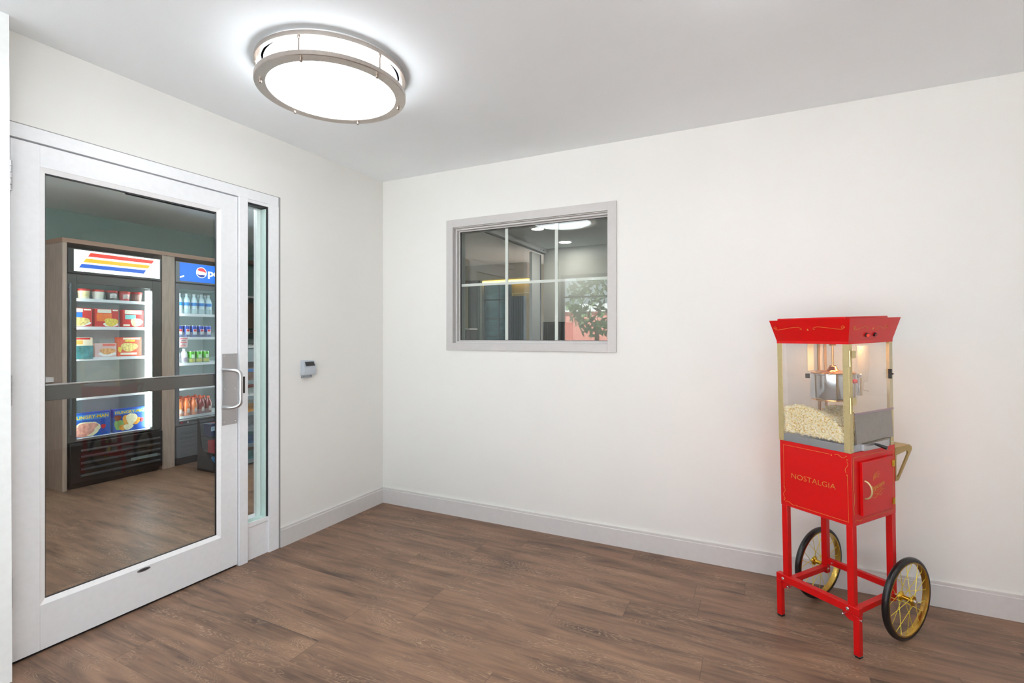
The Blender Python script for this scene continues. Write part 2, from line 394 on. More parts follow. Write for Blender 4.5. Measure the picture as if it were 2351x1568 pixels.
# ---------------------------------------------------------------- interior window in the back wall
w2 = root_struct('window_2', 'grey trimmed interior window with white grille')
M().frame(.586, 1.805, 1.168, 2.083, .054, -.014, .004, 'y', wb=.050).build('window_frame', WTRIM, w2, bevel=.001)
M().frame(WX0, WX1, WZ0, WZ1, .010, .0, .125, 'y').build('window_jamb', WTRIM, w2, smooth=0)
M().frame(WX0+.010, WX1-.010, WZ0+.010, WZ1-.010, .011, .022, .085, 'y').build('window_sash', mat('light_grey_sash', (206, 204, 202), .4), w2, bevel=.001)
M().frame(WX0+.020, WX1-.020, WZ0+.020, WZ1-.020, .009, .05, .12, 'y').build('window_stop', WTRIM, w2, smooth=0)
GX0, GX1, GQ0, GQ1 = WX0+.028, WX1-.028, WZ0+.028, WZ1-.028
M().frame(GX0, GX1, GQ0, GQ1, .003, .058, .066, 'y').build('black_gasket', GASK, w2, smooth=0)
M().box(GX0, GX1, .060, .064, GQ0, GQ1).build('glass_pane', GLASS, w2, smooth=0)
M().box(GX0, GX1, .076, .080, GQ0, GQ1).build('inner_glass_pane', GLASS, w2, smooth=0)
g = M().box(1.013, 1.035, .068, .0735, GQ0, GQ1).box(1.378, 1.400, .068, .0735, GQ0, GQ1)
zb_ = 1.628
g.box(GX0, 1.013, .068, .0735, zb_-.009, zb_+.009).box(1.035, 1.378, .068, .0735, zb_-.009, zb_+.009).box(1.400, GX1, .068, .0735, zb_-.009, zb_+.009)
g.build('window_grille', mat('white_grille', (235, 233, 228), .4), w2, smooth=0)

# ---------------------------------------------------------------- glazed front behind the camera (seen only in reflections; the daylight comes through it)
EY = -4.3
wf = M().box(-1.35, -.25, EY-.15, EY, 0, H).box(3.8, 4.55, EY-.15, EY, 0, H).box(-.25, 3.8, EY-.15, EY, 2.22, H).box(-.25, 3.8, EY-.15, EY, 0, .08)
st(wf.build('wall_front', WALL, smooth=0), 'wall with the glazed shopfront behind the camera')
w3 = root_struct('window_3', 'glazed shopfront behind the camera')
m = M().frame(-.25, 3.8, .08, 2.22, .05, EY-.11, EY-.05, 'y')
for k in range(1, 4): xx = -.25+4.05*k/4; m.box(xx-.02, xx+.02, EY-.11, EY-.05, .13, 2.17)
m.box(-.2, 3.75, EY-.10, EY-.06, 1.86, 1.885)
m.build('window_frame', mat('dark_shopfront_frame', (96, 100, 104), .4), w3, smooth=0)
M().box(-.2, 3.75, EY-.083, EY-.079, .13, 2.17).build('glass_pane', glassmat('front_glass', (.97, .98, .98), 1.45), w3, smooth=0)
st(M().box(-60, 60, -60, -4.45, -.2, -.04).build('ground', mat('pale_concrete', (188, 189, 190), .8, noise=.08, nscale=1), smooth=0), 'pale concrete forecourt outside')
bd = thing('building', 'low red building across the forecourt, seen only in reflections', 'building', (-4.2, -16, -.04))
M().box(-3, 2.2, -1, 0, 0, 2.25).build('wall', mat('salmon_wall', (178, 118, 108), .8, noise=.05), bd, smooth=0)
M().box(-3.1, 2.3, -1.1, .1, 2.25, 2.55).build('fascia', mat('white_fascia', (235, 235, 235), .6), bd, smooth=0)
tr = thing('tree', 'leafy round tree outside the shopfront, seen only in reflections', 'tree', (-1.05, -9.0, -.04))
M().cyl((0, 0, 0), (0, 0, 1.5), .08, .05, 10).build('trunk', mat('bark', (90, 74, 60), .9, noise=.2), tr)
m = M(); rg = random.Random(3)
for k in range(420):
    a, b_, r_ = rg.uniform(0, 2*PI), rg.uniform(-1, 1), .78*rg.uniform(.55, 1)**.5
    q = math.sqrt(1-b_*b_); c = Vector((r_*q*math.cos(a), r_*q*math.sin(a), 2.15+r_*b_*1.15))
    d1 = Vector((rg.uniform(-1, 1), rg.uniform(-1, 1), rg.uniform(-1, 1))).normalized()*.13; d2 = d1.orthogonal().normalized()*.06
    m.add([c-d1, c+d2, c+d1, c-d2], [(0, 1, 2, 3)])
m.build('crown', mat('leaf_green', (86, 104, 74), .7, noise=.2, nscale=4), tr, smooth=0)

# ================================================================ CEILING LAMPS
DIFF = mat('lit_white_diffuser', (255, 255, 255), .5, emit=LAMP, ecol=(241, 247, 251))
DIFF2 = mat('added_fill_diffuser', (255, 255, 255), .5, emit=29, ecol=(244, 248, 255))  # stronger glow for the lamps added in market and lobby
DIFF3 = mat('added_room_fill_diffuser', (255, 255, 255), .5, emit=22, ecol=(241, 247, 251))  # stronger glow for the two fill lamps added out of view
def lamp(name, x, y, label, a0=-8, dm=None):
    t = thing(name, label, 'ceiling light', (x, y, H), group='round flush ceiling lights')
    M().lathe([(.300, 0), (.300, -.012), (.285, -.012), (.285, 0)], seg=64).build('mounting_pan', mat('white_pan', (235, 232, 230), .5), t)
    M().torus_like([(.313, -.012), (.313, -.030), (.296, -.030), (.296, -.012)], (0, 0, 0), 'z', 96).build('upper_ring', NICK, t, bevel=.001)
    M().torus_like([(.313, -.088), (.313, -.105), (.311, -.107), (.268, -.107), (.268, -.103), (.296, -.103), (.298, -.088)], (0, 0, 0), 'z', 96).build('lower_ring', NICK, t)
    M().lathe([(.276, -.013), (.276, -.098), (.267, -.106), (.20, -.112), (.001, -.114)], seg=64).build('diffuser', dm or DIFF, t, smooth=50)
    for k in range(6):
        a = math.radians(a0+60*k); cx, cy = .287*math.cos(a), .287*math.sin(a)
        m = M().cyl((cx*1.058, cy*1.058, -.025), (cx*1.058, cy*1.058, -.090), .0042, seg=10)
        m.lathe([(.0065, -.107), (.0065, -.118), (.004, -.121), (.001, -.122)], (cx, cy, 0), seg=12)
        m.lathe([(.006, -.030), (.006, -.037), (.0045, -.040)], (cx*1.058, cy*1.058, 0), seg=12)
        m.build('spacer_post', NICK, t)
    return t
lamp('ceiling_light', .893, -1.366, 'round nickel ringed flush ceiling light glowing white above the door area')
lamp('ceiling_light', 2.84, -1.475, 'round nickel ringed flush ceiling light just above the top picture edge')
lamp('ceiling_light', 1.42, -2.85, 'round flush ceiling light added out of view on the left to brighten the room', 5, DIFF3)  # added fill lamp, lifts the left wall and ceiling
lamp('ceiling_light', 3.1, -3.6, 'round flush ceiling light added behind the camera on the right to brighten the room', 15, DIFF3)  # added fill lamp for the room, never in view
lamp('ceiling_light', -3.2, 2.4, 'round flush ceiling light added out of view to brighten the lobby', 0, DIFF2)  # added out of sight to lighten the lobby ceiling

# ================================================================ POPCORN CART
cart = thing('popcorn_cart', 'red and gold popcorn machine cart on two spoked wheels by the back wall', 'popcorn machine', (2.7928, -.5285, 0), (.0304, 0, -.658))
U0, U1, V0, V1 = -.151, .151, .0026, .3025          # glass cabinet
B0, B1, BV0, BV1 = -.151, .155, .003, .306          # red base cabinet
ZB0, ZB1, ZG, ZR = .514, .804, 1.2354, 1.337
# base cabinet
base = M().box(B0, B1, BV0, BV1, ZB0, ZB1).build('base_cabinet', RED, cart, bevel=.0012)
def line3(pts, r, nm, par, m=GOLDP): return M().tube(pts, r, 5).build(nm, m, par)
yF = BV0-.0006
def wavy(p0, p1, amp, axis, fix, n=16):
    pts = []
    for k in range(n+1):
        t = k/n; a = p0[0]+(p1[0]-p0[0])*t; w = p0[1]+(p1[1]-p0[1])*t
        dx, dz = p1[0]-p0[0], p1[1]-p0[1]; L = math.hypot(dx, dz); o = amp*math.sin(2*PI*t)
        a += -dz/L*o; w += dx/L*o
        pts.append((a, fix, w) if axis == 'v' else (fix, a, w))
    return pts
m = M()
for pts in ([(-.0675, .528), (.141, .529), (.139, .7146)], [(-.134, .602), (-.1335, .785), (.070, .7855)]):
    m.tube([(a, yF, w) for a, w in pts], .0007, 4)
for p, q in (((.0903, .7875), (.1314, .785)), ((.138, .770), (.1342, .7237)), ((-.134, .595), (-.133, .552)), ((-.131, .532), (-.0795, .531))):
    m.tube(wavy(p, q, .0045, 'v', yF), .0007, 4)
for a, w in ((.077, .783), (.135, .790), (.139, .777), (.137, .716), (-.1345, .598), (-.132, .546), (-.134, .538), (-.075, .5285)):
    m.lathe([(.0022, -.0006), (.0022, .0006)], (a, yF, w), 'y', 10)
m.build('gold_pinstripe', GOLDP, base)
text_part('lettering', 'NOSTALGIA', (-.003, yF, .656), (1, 0, .004), (0, 0, 1), .190, .0215, GOLDP, base, bold=-.02)
xF = B1+.0006
m = M()
for pts in ([(.0134, .655), (.0140, .787), (.217, .786)], [(.2925, .750), (.2905, .532), (.074, .533)]):
    m.tube([(xF, a, w) for a, w in pts], .0007, 4)
for p, q in (((.225, .787), (.285, .787)), ((.295, .782), (.294, .757)), ((.0145, .648), (.016, .560)), ((.020, .532), (.068, .533))):
    m.tube(wavy(p, q, .004, 'u', xF), .0007, 4)
m.build('gold_pinstripe', GOLDP, base)
# base cabinet door (hinged on the far side)
bd_ = M().box(B1+.0008, B1+.0125, .0535, .268, .551, .7645).build('cabinet_door', RED, cart, bevel=.001)
for zc in (.734, .577):
    m = M().box(B1+.010, B1+.0150, .256, .275, zc-.013, zc+.013).cyl((B1+.0145, .2655, zc-.013), (B1+.0145, .2655, zc+.013), .0033, seg=10)
    m.build('hinge', BRASS, bd_)
hp = [(B1+.0125+.026*math.sin(a), .067+.0, .6545+.035*math.cos(a)) for a in np.linspace(0, PI, 15)]
M().tube(hp, .0034, 10).build('curved_pull', GOLD, bd_)
xD = B1+.0131
text_part('door_lettering', 'Popcorn', (xD, .153, .655), (0, 1, .16), (0, -.16, 1), .095, .026, GOLDP, bd_, shear=.3, bold=.006)
m = M()
for k in range(4): m.tube([(xD, .153+(.010+.006*k)*math.cos(a), .690+(.006+.006*k)*math.sin(a)) for a in np.linspace(.2+.3*k, PI-.2+.2*k, 12)], .0007, 4)
m.build('emblem_crown', GOLDP, bd_)
m = M()
m.tube([(xD, .11+.09*t, .622+.016*t+.004*math.sin(9*t)) for t in np.linspace(0, 1, 20)], .0008, 4)
m.tube([(xD, .115+.07*t, .612+.012*t+.005*math.sin(12*t+1)) for t in np.linspace(0, 1, 20)], .0008, 4)
for k in range(7): m.tube([(xD, .120+.010*k, .632+.0016*k), (xD, .124+.010*k, .640+.0016*k)], .0007, 4)
m.build('gold_emblem', GOLDP, bd_)
# legs and base frame
def post(nm, u0, u1, v0, v1, w0, w1, par=cart): return M().box(u0, u1, v0, v1, w0, w1).build(nm, RED, par, bevel=.0012)
for u in (-.149, .1295):
    post('leg', u, u+.0255, .004, .0295, .1945, ZB0)
    post('leg', u, u+.0255, .279, .3045, .145, ZB0)
RUB = mat('black_rubber', (18, 18, 20), .28)
for u in (-.1797, .1517):
    f_ = post('foot', u, u+.0228, 0, .0228, .0075, .165)
    M().box(u-.0008, u+.0236, -.0008, .0236, .0, .0085).build('rubber_cap', RUB, f_, bevel=.002)
    for uu, vv in ((u+.004, -.0012), (u+.0245, .019)): M().lathe([(.0028, -.001), (.002, .001)], (uu, vv, .0045), 'y', 8).build('cap_rivet', CHROME, f_)
post('front_beam', -.1797, .1745, 0, .026, .1655, .1965)
post('cross_beam', -.149, -.1245, .026, .28, .1575, .1795); post('cross_beam', .1305, .155, .026, .28, .1575, .1795)
post('rear_beam', -.1235, .1295, .281, .300, .190, .2165)
for s_, u in ((1, -.157), (-1, .1517)):
    poly = [(u, .166), (u+s_*.045, .166), (u+s_*.040, .150), (u+s_*.018, .136), (u, .136)]
    g_ = M().prism(poly, .006, .011, 'y').build('gusset_plate', RED, cart, smooth=0)
for (a, w) in ((-.147, .180), (.132, .181)): M().lathe([(.0068, 0), (.0066, -.0025), (.0035, -.0042), (.0005, -.0046)], (a, 0, w), 'y', 16).build('carriage_bolt', CHROME, cart)
for (a, w) in ((-.121, .155), (.116, .155)): M().cyl((a, .006, w), (a, -.008, w), .0045, seg=6).cyl((a, .006, w), (a, .0-.012, w), .0025, seg=8).build('hex_bolt', CHROME, cart)
for p, q in (((.1745, .011, .150), (.180, .011, .150)), ((.155, .29, .176), (.161, .29, .176)), ((-.1, .281, .203), (-.1, .276, .203)), ((-.118, .281, .172), (-.118, .272, .168))): M().cyl(p, q, .005, seg=6).build('hex_bolt', CHROME, cart)
# wheels
RIMG = mat('brass_rim', (206, 172, 92), .25, metal=1, noise=.04)
SPK = mat('yellow_brass_spoke', (226, 206, 70), .3, metal=.5)
VC, WC, WR = .3226, .1603, .170
for uc, sd in ((-.190, -1), (.182, 1)):
    wh = M().torus_like([(.147, -.012), (.1495, -.0125), (.1525, -.0125), (.1525, -.0105), (.1485, -.008), (.1465, 0), (.1485, .008), (.1525, .0105), (.1525, .0125), (.1495, .0125), (.147, .012), (.1445, .0)], (uc, VC, WC), 'x', 96).build('wheel', RIMG, cart)
    prf = [(.152, -.0115)]+[(.1578+.0122*math.sin(a)**.8 if 0 < a < PI else .1578, -.0125*math.cos(a)) for a in np.linspace(0, PI, 13)]+[(.152, .0115)]
    M().torus_like(prf, (uc, VC, WC), 'x', 96).build('tire', RUB, wh)
    M().lathe([(.006, -.028), (.019, -.026), (.021, -.023), (.019, -.019), (.0105, -.013), (.0095, 0), (.0105, .013), (.019, .019), (.021, .023), (.019, .026), (.006, .028)], (uc, VC, WC), 'x', 32).build('hub', BRASS, wh)
    M().cyl((uc-sd*.03, VC, WC), (uc+sd*.036, VC, WC), .0052, seg=12).lathe([(.009, sd*.028), (.0085, sd*.031)], (uc, VC, WC), 'x', 6).build('axle', CHROME, wh)
    for k in range(20):
        a0 = k*2*PI/20; off = (.85 if k % 4 < 2 else -.85); x_ = .021 if k % 2 else -.021
        p = (uc+x_, VC+.018*math.cos(a0+off*1.2), WC+.018*math.sin(a0+off*1.2)); q = (uc, VC+.1455*math.cos(a0), WC+.1455*math.sin(a0))
        M().tube([p, q], .00125, 6).build('spoke', SPK, wh)
# serving shelf / push handle on the far side
SHB = mat('antique_gold_metal', (172, 146, 92), .4, metal=.6)
sh = M().box(-.15, .157, .306, .420, .786, .7895).build('side_shelf', SHB, cart, bevel=.001)
for u in (-.150, .151):
    def arc(c, r, a0, a1, n=6): return [(c[0]+r*math.cos(a), c[1]+r*math.sin(a)) for a in np.linspace(a0, a1, n)]
    o = [(.3062, .786)]+arc((.420, .772), .014, PI/2, -.5)+[(.338, .660), (.330, .650), (.3062, .648)]
    i = [(.3062+.008, .757)]+arc((.392, .757), .010, PI/2, -.5)[0:6]+[(.328, .668), (.318, .664), (.312, .672)]
    # outer and inner loops bridged as a flat bracket
    n = 40
    def resamp(p):
        p = p+[p[0]]; L = [0]
        for k in range(1, len(p)): L.append(L[-1]+math.dist(p[k], p[k-1]))
        return [(float(np.interp(t*L[-1]/n, L, [q[0] for q in p])), float(np.interp(t*L[-1]/n, L, [q[1] for q in p]))) for t in range(n)]
    oo, ii = resamp(o), resamp(i)
    m = M(); vs = [(u, *p) for p in oo]+[(u, *p) for p in ii]+[(u+.006, *p) for p in oo]+[(u+.006, *p) for p in ii]; fs = []
    for k in range(n):
        q = (k+1) % n; fs += [(k, q, n+q, n+k), (2*n+k, 2*n+q, 3*n+q, 3*n+k), (k, q, 2*n+q, 2*n+k), (n+k, n+q, 3*n+q, 3*n+k)]
    m.add(vs, fs).build('bracket', SHB, sh)
# glass cabinet: floor pan, posts, panes
M().box(U0, U1, V0, V1, ZB1, ZB1+.030).build('steel_floor_pan', mat('satin_steel_band', (176, 180, 184), .38, metal=.85), cart, bevel=.001)
def angle_post(cu, cv, su, sv, w0, w1, fl=.0235, th=.002):
    m = M().box(cu, cu+su*fl, cv, cv+sv*th, w0, w1).box(cu, cu+su*th, cv+sv*th, cv+sv*fl, w0, w1)
    return m.build('corner_post', GOLD, cart, bevel=.0006)
e = .0022
for su, sv, cu, cv in ((1, 1, U0-e, V0-e), (-1, 1, U1+e, V0-e), (1, -1, U0-e, V1+e), (-1, -1, U1+e, V1+e)):
    angle_post(cu, cv, su, sv, ZB1, ZG+.005)
ACR = glassmat('acrylic_pane', (.965, .97, .97), 1.49, haze=.05)
M().box(U0+.002, U1-.002, V0+.0005, V0+.0035, ZB1+.030, ZG).build('front_glass', ACR, cart, smooth=0)
M().box(U0+.002, U1-.002, V1-.0035, V1-.0005, ZB1+.030, ZG).build('rear_glass', ACR, cart, smooth=0)
M().box(U0+.0005, U0+.0035, V0+.004, V1-.004, ZB1+.030, ZG).build('side_glass', ACR, cart, smooth=0)
for cu, cv, ax in ((U0+.008, V0-e-.0002, 'y'), (U1-.008, V0-e-.0002, 'y')):
    M().lathe([(.0024, 0), (.0016, -.0014), (.0003, -.0018)], (cu, cv, ZB1+.009), ax, 10).build('post_screw', CHROME, cart)
for cv in (V0+.012, V1-.010): M().lathe([(.0024, 0), (.0016, .0014), (.0003, .0018)], (U1+e, cv, ZB1+.012), 'x', 10).build('post_screw', CHROME, cart)
# hinged acrylic door on the +u side, steel hopper flap, kernel drawer
dr = M().box(U1+.0045, U1+.0075, .0255, .2935, .958, 1.2305).build('acrylic_door', ACR, cart, smooth=0)
M().box(U1+.004, U1+.009, .0255, .2935, .954, .9615).build('door_bottom_strip', mat('smoky_strip', (150, 132, 138), .3), dr, smooth=0)
for zc in (1.180, .995):
    m = M().box(U1+.0078, U1+.0095, .010, .0355, zc+.000, zc+.030)
    m.box(.1305, U1+.006, V0-e-.0022, V0-e-.0004, zc-.032, zc-.001)
    hg = m.build('brass_hinge', GOLD, dr, bevel=.0003)
    M().cyl((U1+.0075, -.0015, zc-.032), (U1+.0075, -.0015, zc+.031), .0032, seg=12).build('hinge_barrel', mat('pale_brass', (226, 208, 150), .25, metal=1), hg)
    for dz in (.006, .024): M().lathe([(.0019, 0), (.0012, .0012)], (U1+.0095, .030, zc+dz), 'x', 8).build('hinge_screw', CHROME, hg)
    for dz in (-.026, -.007): M().lathe([(.0019, 0), (.0012, -.0012)], (.136, V0-e-.0022, zc+dz), 'y', 8).build('hinge_screw', CHROME, hg)
M().box(U1+.006, U1+.018, .262, .270, 1.084, 1.124).cyl((U1+.006, .266, 1.104), (U1+.024, .266, 1.104), .0035, seg=10).build('door_knob', BLACK, dr, bevel=.003)
FLAP = mat('dull_steel_flap', (164, 160, 155), .42, metal=.8, noise=.04, nscale=60)
fl = M()
fl.add([(U1+.003, .0365, .9525), (U1+.003, .2885, .9525), (U1+.0085, .2885, .840), (U1+.0085, .2445, .840), (U1+.0085, .2445, .8425), (U1+.0085, .066, .8385), (U1+.0085, .066, .8345), (U1+.0085, .0365, .8365),
        (U1+.001, .0365, .9525), (U1+.001, .2885, .9525), (U1+.0065, .2885, .840), (U1+.0065, .2445, .840), (U1+.0065, .2445, .8425), (U1+.0065, .066, .8385), (U1+.0065, .066, .8345), (U1+.0065, .0365, .8365)],
       [(0, 1, 2, 3, 4, 5, 6, 7), (15, 14, 13, 12, 11, 10, 9, 8)]+[(k, 8+k, 8+(k+1) % 8, (k+1) % 8) for k in range(8)])
fl.build('steel_flap', FLAP, cart, smooth=0)
M().prism([(U1+.001, .9525), (U1+.003, .9525), (U1+.0085, .8365), (U1+.001, .8365)], .0345, .0368, 'y').build('flap_side', FLAP, cart, smooth=0)
dw = M().box(U1+.0005, U1+.012, .075, .250, .806, .833).build('kernel_drawer', mat('bright_steel', (198, 198, 200), .3, metal=.9), cart, bevel=.0008)
M().tube([(U1+.010, .150, .826), (U1+.024, .152, .824), (U1+.052, .158, .816)], [.004, .006, .0075], 12).build('black_lever', BLACK, dw)
# roof: lip, flared canopy, top plate
r0 = [(U0-.003, V0-.003), (U1+.003, V0-.003), (U1+.003, V1+.003), (U0-.003, V1+.003)]
r1 = [(-.161, -.039), (.1835, -.039), (.1835, .311), (-.161, .311)]
m = M().add([(*p, ZG) for p in r0]+[(*p, ZG+.011) for p in r0]+[(*p, ZR) for p in r1]+[(p[0]*.992, p[1]+(.0015 if p[1] < 0 else -.0015), ZR) for p in r1]+[(*p, ZG+.014) for p in r0],
            [(3, 2, 1, 0)]+[(k, (k+1) % 4, 4+(k+1) % 4, 4+k) for k in range(4)]+[(4+k, 4+(k+1) % 4, 8+(k+1) % 4, 8+k) for k in range(4)]+[(8+k, 8+(k+1) % 4, 12+(k+1) % 4, 12+k) for k in range(4)]
            + [(12+k, 12+(k+1) % 4, 16+(k+1) % 4, 16+k) for k in range(4)]+[(16, 17, 18, 19)])
cp = m.build('flared_canopy', RED, cart, smooth=0)
M().box(-.134, .155, -.022, .272, ZR-.03, ZR+.0075).build('top_plate', RED, cart, bevel=.002)
def canopy_pt(t, w, side):
    """point on the outside of the sloping canopy: side 'f' = v- face, t = u; side 'r' = u+ face, t = v"""
    k = (w-(ZG+.011))/(ZR-ZG-.011)
    if side == 'f': return (t, (V0-.003)+k*(-.039-(V0-.003))-.0008, w)
    return ((U1+.003)+k*(.1835-U1-.003)+.0008, t, w)
def scroll(side, t0, t1, w, s=1):
    m = M(); n = 40; L = t1-t0
    # s-curve with a spiral at the outer end and a small curl at the inner end
    pts = []
    for k in range(n):
        a = k/(n-1)*2.2*PI; r = .0075*(1-k/n*.75); c = t0+.006*(1 if L > 0 else -1)
        pts.append((c-math.copysign(1, L)*r*math.sin(-a+PI/2)*1.0, w+.003+r*math.cos(-a+PI/2)))
    pts = pts[::-1]
    for k in range(1, 24):
        q = k/24; pts.append((t0+.006*math.copysign(1, L)+L*.88*q, w-.0045*math.cos(q*PI*1.05)*1.2+.0005))
    for k in range(14):
        a = k/13*1.6*PI; r = .0045*(1-k/14*.6); pts.append((t1-.004*math.copysign(1, L)+math.copysign(1, L)*r*math.sin(a), w-.002+r*math.cos(a)*.9))
    m.tube([canopy_pt(a, b, side) for a, b in pts], .0006, 4)
    return m
m = M()
for a in (scroll('f', -.147, -.022, 1.300), scroll('f', .154, .028, 1.300), scroll('r', .004, .100, 1.297), scroll('r', .232, .160, 1.297)):
    m.add(a.v, a.f)
for c, sd in ((.004, 'f'), (.137, 'r')):
    q = [canopy_pt(c+x_, 1.294+z_, sd) for x_, z_ in ((-.0035, 0), (0, -.005), (.0035, 0), (0, .005))]
    off = (0, -.0006, 0) if sd == 'f' else (.0006, 0, 0)
    m.add(q+[tuple(a+b for a, b in zip(p, off)) for p in q], [(0, 1, 2, 3), (7, 6, 5, 4)]+[(k, 4+k, 4+(k+1) % 4, (k+1) % 4) for k in range(4)])
m.build('gold_scrollwork', GOLDP, cp)
for vv, em in ((.103, 1), (.161, 0)):
    p = Vector(canopy_pt(vv, 1.2695, 'r')); nrm = Vector((.102, 0, -.032)).normalized()
    sw = M().cyl(p, p+nrm*.005, .0085, .008, 16).build('switch_bezel', BLACK, cp)
    M().cyl(p+nrm*.004, p+nrm*.009, .0055, .005, 12).build('rocker', mat('red_switch_lit', (255, 60, 40), .2, emit=.6) if em else mat('red_switch', (150, 60, 55), .2), sw)
# kettle, drive rod, hangers inside the cabinet
KST = mat('polished_kettle_steel', (205, 205, 208), .10, metal=1)
COP = mat('coppery_brass', (206, 150, 96), .2, metal=1)
kt = M().lathe([(.081, .994), (.085, .996), (.087, 1.004), (.087, 1.098), (.0905, 1.100), (.0905, 1.104), (.084, 1.1045)], (0, .15, 0), seg=64).build('kettle', KST, cart)
M().lathe([(.080, .988), (.083, .990), (.083, .9955), (.076, .996)], (0, .15, 0), seg=48).build('copper_base', COP, kt)
M().lathe([(.0835, 1.1045), (.0845, 1.1075), (.070, 1.110), (.030, 1.113), (.020, 1.120), (.015, 1.131), (.010, 1.134)], (0, .15, 0), seg=48).build('kettle_lid', COP, kt)
m = M().cyl((0, .15, 1.13), (0, .15, 1.236), .0042, seg=14).lathe([(.013, 1.222), (.014, 1.228), (.010, 1.2355)], (0, .15, 0), seg=18)
m.lathe([(.008, 1.131), (.008, 1.137)], (0, .15, 0)).cyl((-.014, .15, 1.136), (.014, .15, 1.136), .0015, seg=6)
m.build('drive_rod', COP, kt)
M().box(-.120, -.086, .141, .160, 1.073, 1.094).build('kettle_handle', BLACK, kt, bevel=.002)
M().box(.078, .086, .19, .21, 1.01, 1.085).box(.050, .084, .208, .218, 1.082, 1.10).box(.078, .084, .20, .218, 1.082, 1.086).build('bracket_clip', CHROME, kt, bevel=.001)
M().lathe([(.001, -.010), (.007, -.008), (.010, 0), (.007, .008), (.001, .010)], (.098, .135, 1.076), 'x', 16).build('red_knob', mat('red_knob', (214, 60, 62), .3), kt)
M().box(-.113, -.110, .270, .285, ZB1+.03, ZG).build('hanger_rail', mat('brown_rail', (150, 124, 100), .4, metal=.3), cart, smooth=0)
hb = M().box(-.142, -.139, .270, .285, ZB1+.03, ZG).build('hanger_rail', MATS['brown_rail'], cart, smooth=0)
M().box(-.139, -.113, .282, .286, ZB1+.03, ZG).build('rail_back', mat('pale_rail_steel', (222, 226, 228), .4), hb, smooth=0)
M().box(-.147, -.146, .20, .245, 1.10, ZG).build('grey_guard', mat('blue_grey_guard', (176, 188, 196), .4), cart, smooth=0)
tb = glassmat('cup_acrylic', (.86, .86, .87), 1.45, haze=.12)
M().lathe([(.024, 1.218), (.020, 1.12), (.014, 1.062), (.011, 1.060), (.001, 1.060)], (.055, .275, 0), seg=24, cap=False).build('measuring_scoop', tb, cart)
M().tube([(.055, .270, 1.060), (.055, .267, 1.030), (.058, .268, 1.0255), (.060, .290, 1.022), (.065, .325-.035, 1.0175)], .0016, 8).build('wire_hook', mat('tin_wire', (168, 150, 146), .3, metal=1), cart)
WB_ = mat('warm_bulb', (255, 220, 180), .4, emit=150, ecol=(255, 190, 120))
for (a, b_) in ((.05, .215), (-.03, .20)):
    M().cyl((a, b_, 1.2353), (a, b_, 1.2347), .024, seg=20).build('warming_bulb', WB_, cart)
# popcorn heap
def kernel(r_, seed):
    rr = random.Random(seed); m = M()
    for _ in range(rr.choice((3, 4, 5))):
        c = Vector((rr.uniform(-1, 1), rr.uniform(-1, 1), rr.uniform(-1, 1)))*r_*.62; s_ = r_*rr.uniform(.38, .62)
        vs = []; 
        for i in range(6):
            ph = PI*i/5
            for j in range(7):
                th = 2*PI*j/7; vs.append(tuple(c+Vector((math.sin(ph)*math.cos(th), math.sin(ph)*math.sin(th), math.cos(ph)))*s_*rr.uniform(.78, 1.18)))
        fs = [(i*7+j, i*7+(j+1) % 7, (i+1)*7+(j+1) % 7, (i+1)*7+j) for i in range(5) for j in range(7)]
        m.add(vs, fs)
    return np.array(m.v), np.array(m.f)
KV = [kernel(.0105, k) for k in range(8)]
rg = np.random.default_rng(5)
FU = [-.148, -.125, -.066, 0, .05, .106, .121, .148]; FW = [.946, .950, .966, .949, .930, .892, .874, .852]
def heap(u, v):
    a = float(np.interp(u, FU, FW))-ZB1-.03
    k = (v-V0)/.3
    # front ridge along the pane, valley, second mound toward the right rear
    front = a*(1-.55*min(1, k*1.3)**1.2)
    rear = .112*math.exp(-((u+.02)/.085)**4-((v-.215)/.075)**2)
    return ZB1+.032+max(.008, front, rear)
VS = []; FS = []; n = 0
for _ in range(5200):
    u = rg.uniform(-.139, .139); v = rg.uniform(.014, .288)
    top = heap(u, v)
    if rg.random() < .42: v = .0155+rg.random()*.004; w = rg.uniform(ZB1+.042, max(ZB1+.045, heap(u, v)))
    else: w = top-rg.random()**2*.022
    kv, kf = KV[rg.integers(8)]
    q = rg.normal(size=4); q /= np.linalg.norm(q); a, b, c, d = q
    Rm = np.array([[1-2*(c*c+d*d), 2*(b*c-a*d), 2*(b*d+a*c)], [2*(b*c+a*d), 1-2*(b*b+d*d), 2*(c*d-a*b)], [2*(b*d-a*c), 2*(c*d+a*b), 1-2*(b*b+c*c)]])
    P_ = kv@Rm.T*rg.uniform(.62, 1.0)+np.array([u, v, w])
    P_[:, 0] = np.clip(P_[:, 0], -.146, .146); P_[:, 1] = np.clip(P_[:, 1], .0075, .297); P_[:, 2] = np.clip(P_[:, 2], ZB1+.0305, 2)
    VS.append(P_); FS.append(kf+n); n += len(P_)
VS = np.concatenate(VS); FS = np.concatenate(FS)
me = bpy.data.meshes.new('popcorn'); me.vertices.add(len(VS)); me.vertices.foreach_set('co', VS.ravel())
me.loops.add(FS.size); me.loops.foreach_set('vertex_index', FS.ravel()); me.polygons.add(len(FS))
me.polygons.foreach_set('loop_start', np.arange(0, FS.size, 4)); me.polygons.foreach_set('loop_total', np.full(len(FS), 4)); me.update(calc_edges=True)
me.polygons.foreach_set('use_smooth', [True]*len(FS))
pm = mat('popcorn', (250, 236, 196), .7, nscale=130)
nt = pm.node_tree; rp = [x for x in nt.nodes if x.type == 'VALTORGB'][0]; el = rp.color_ramp.elements
el[0].position = .34; el[0].color = (*lin((226, 170, 90)), 1); el[1].position = .62; el[1].color = (*lin((255, 246, 224)), 1)
q = el.new(.44); q.color = (*lin((250, 232, 168)), 1)
me.materials.append(pm)
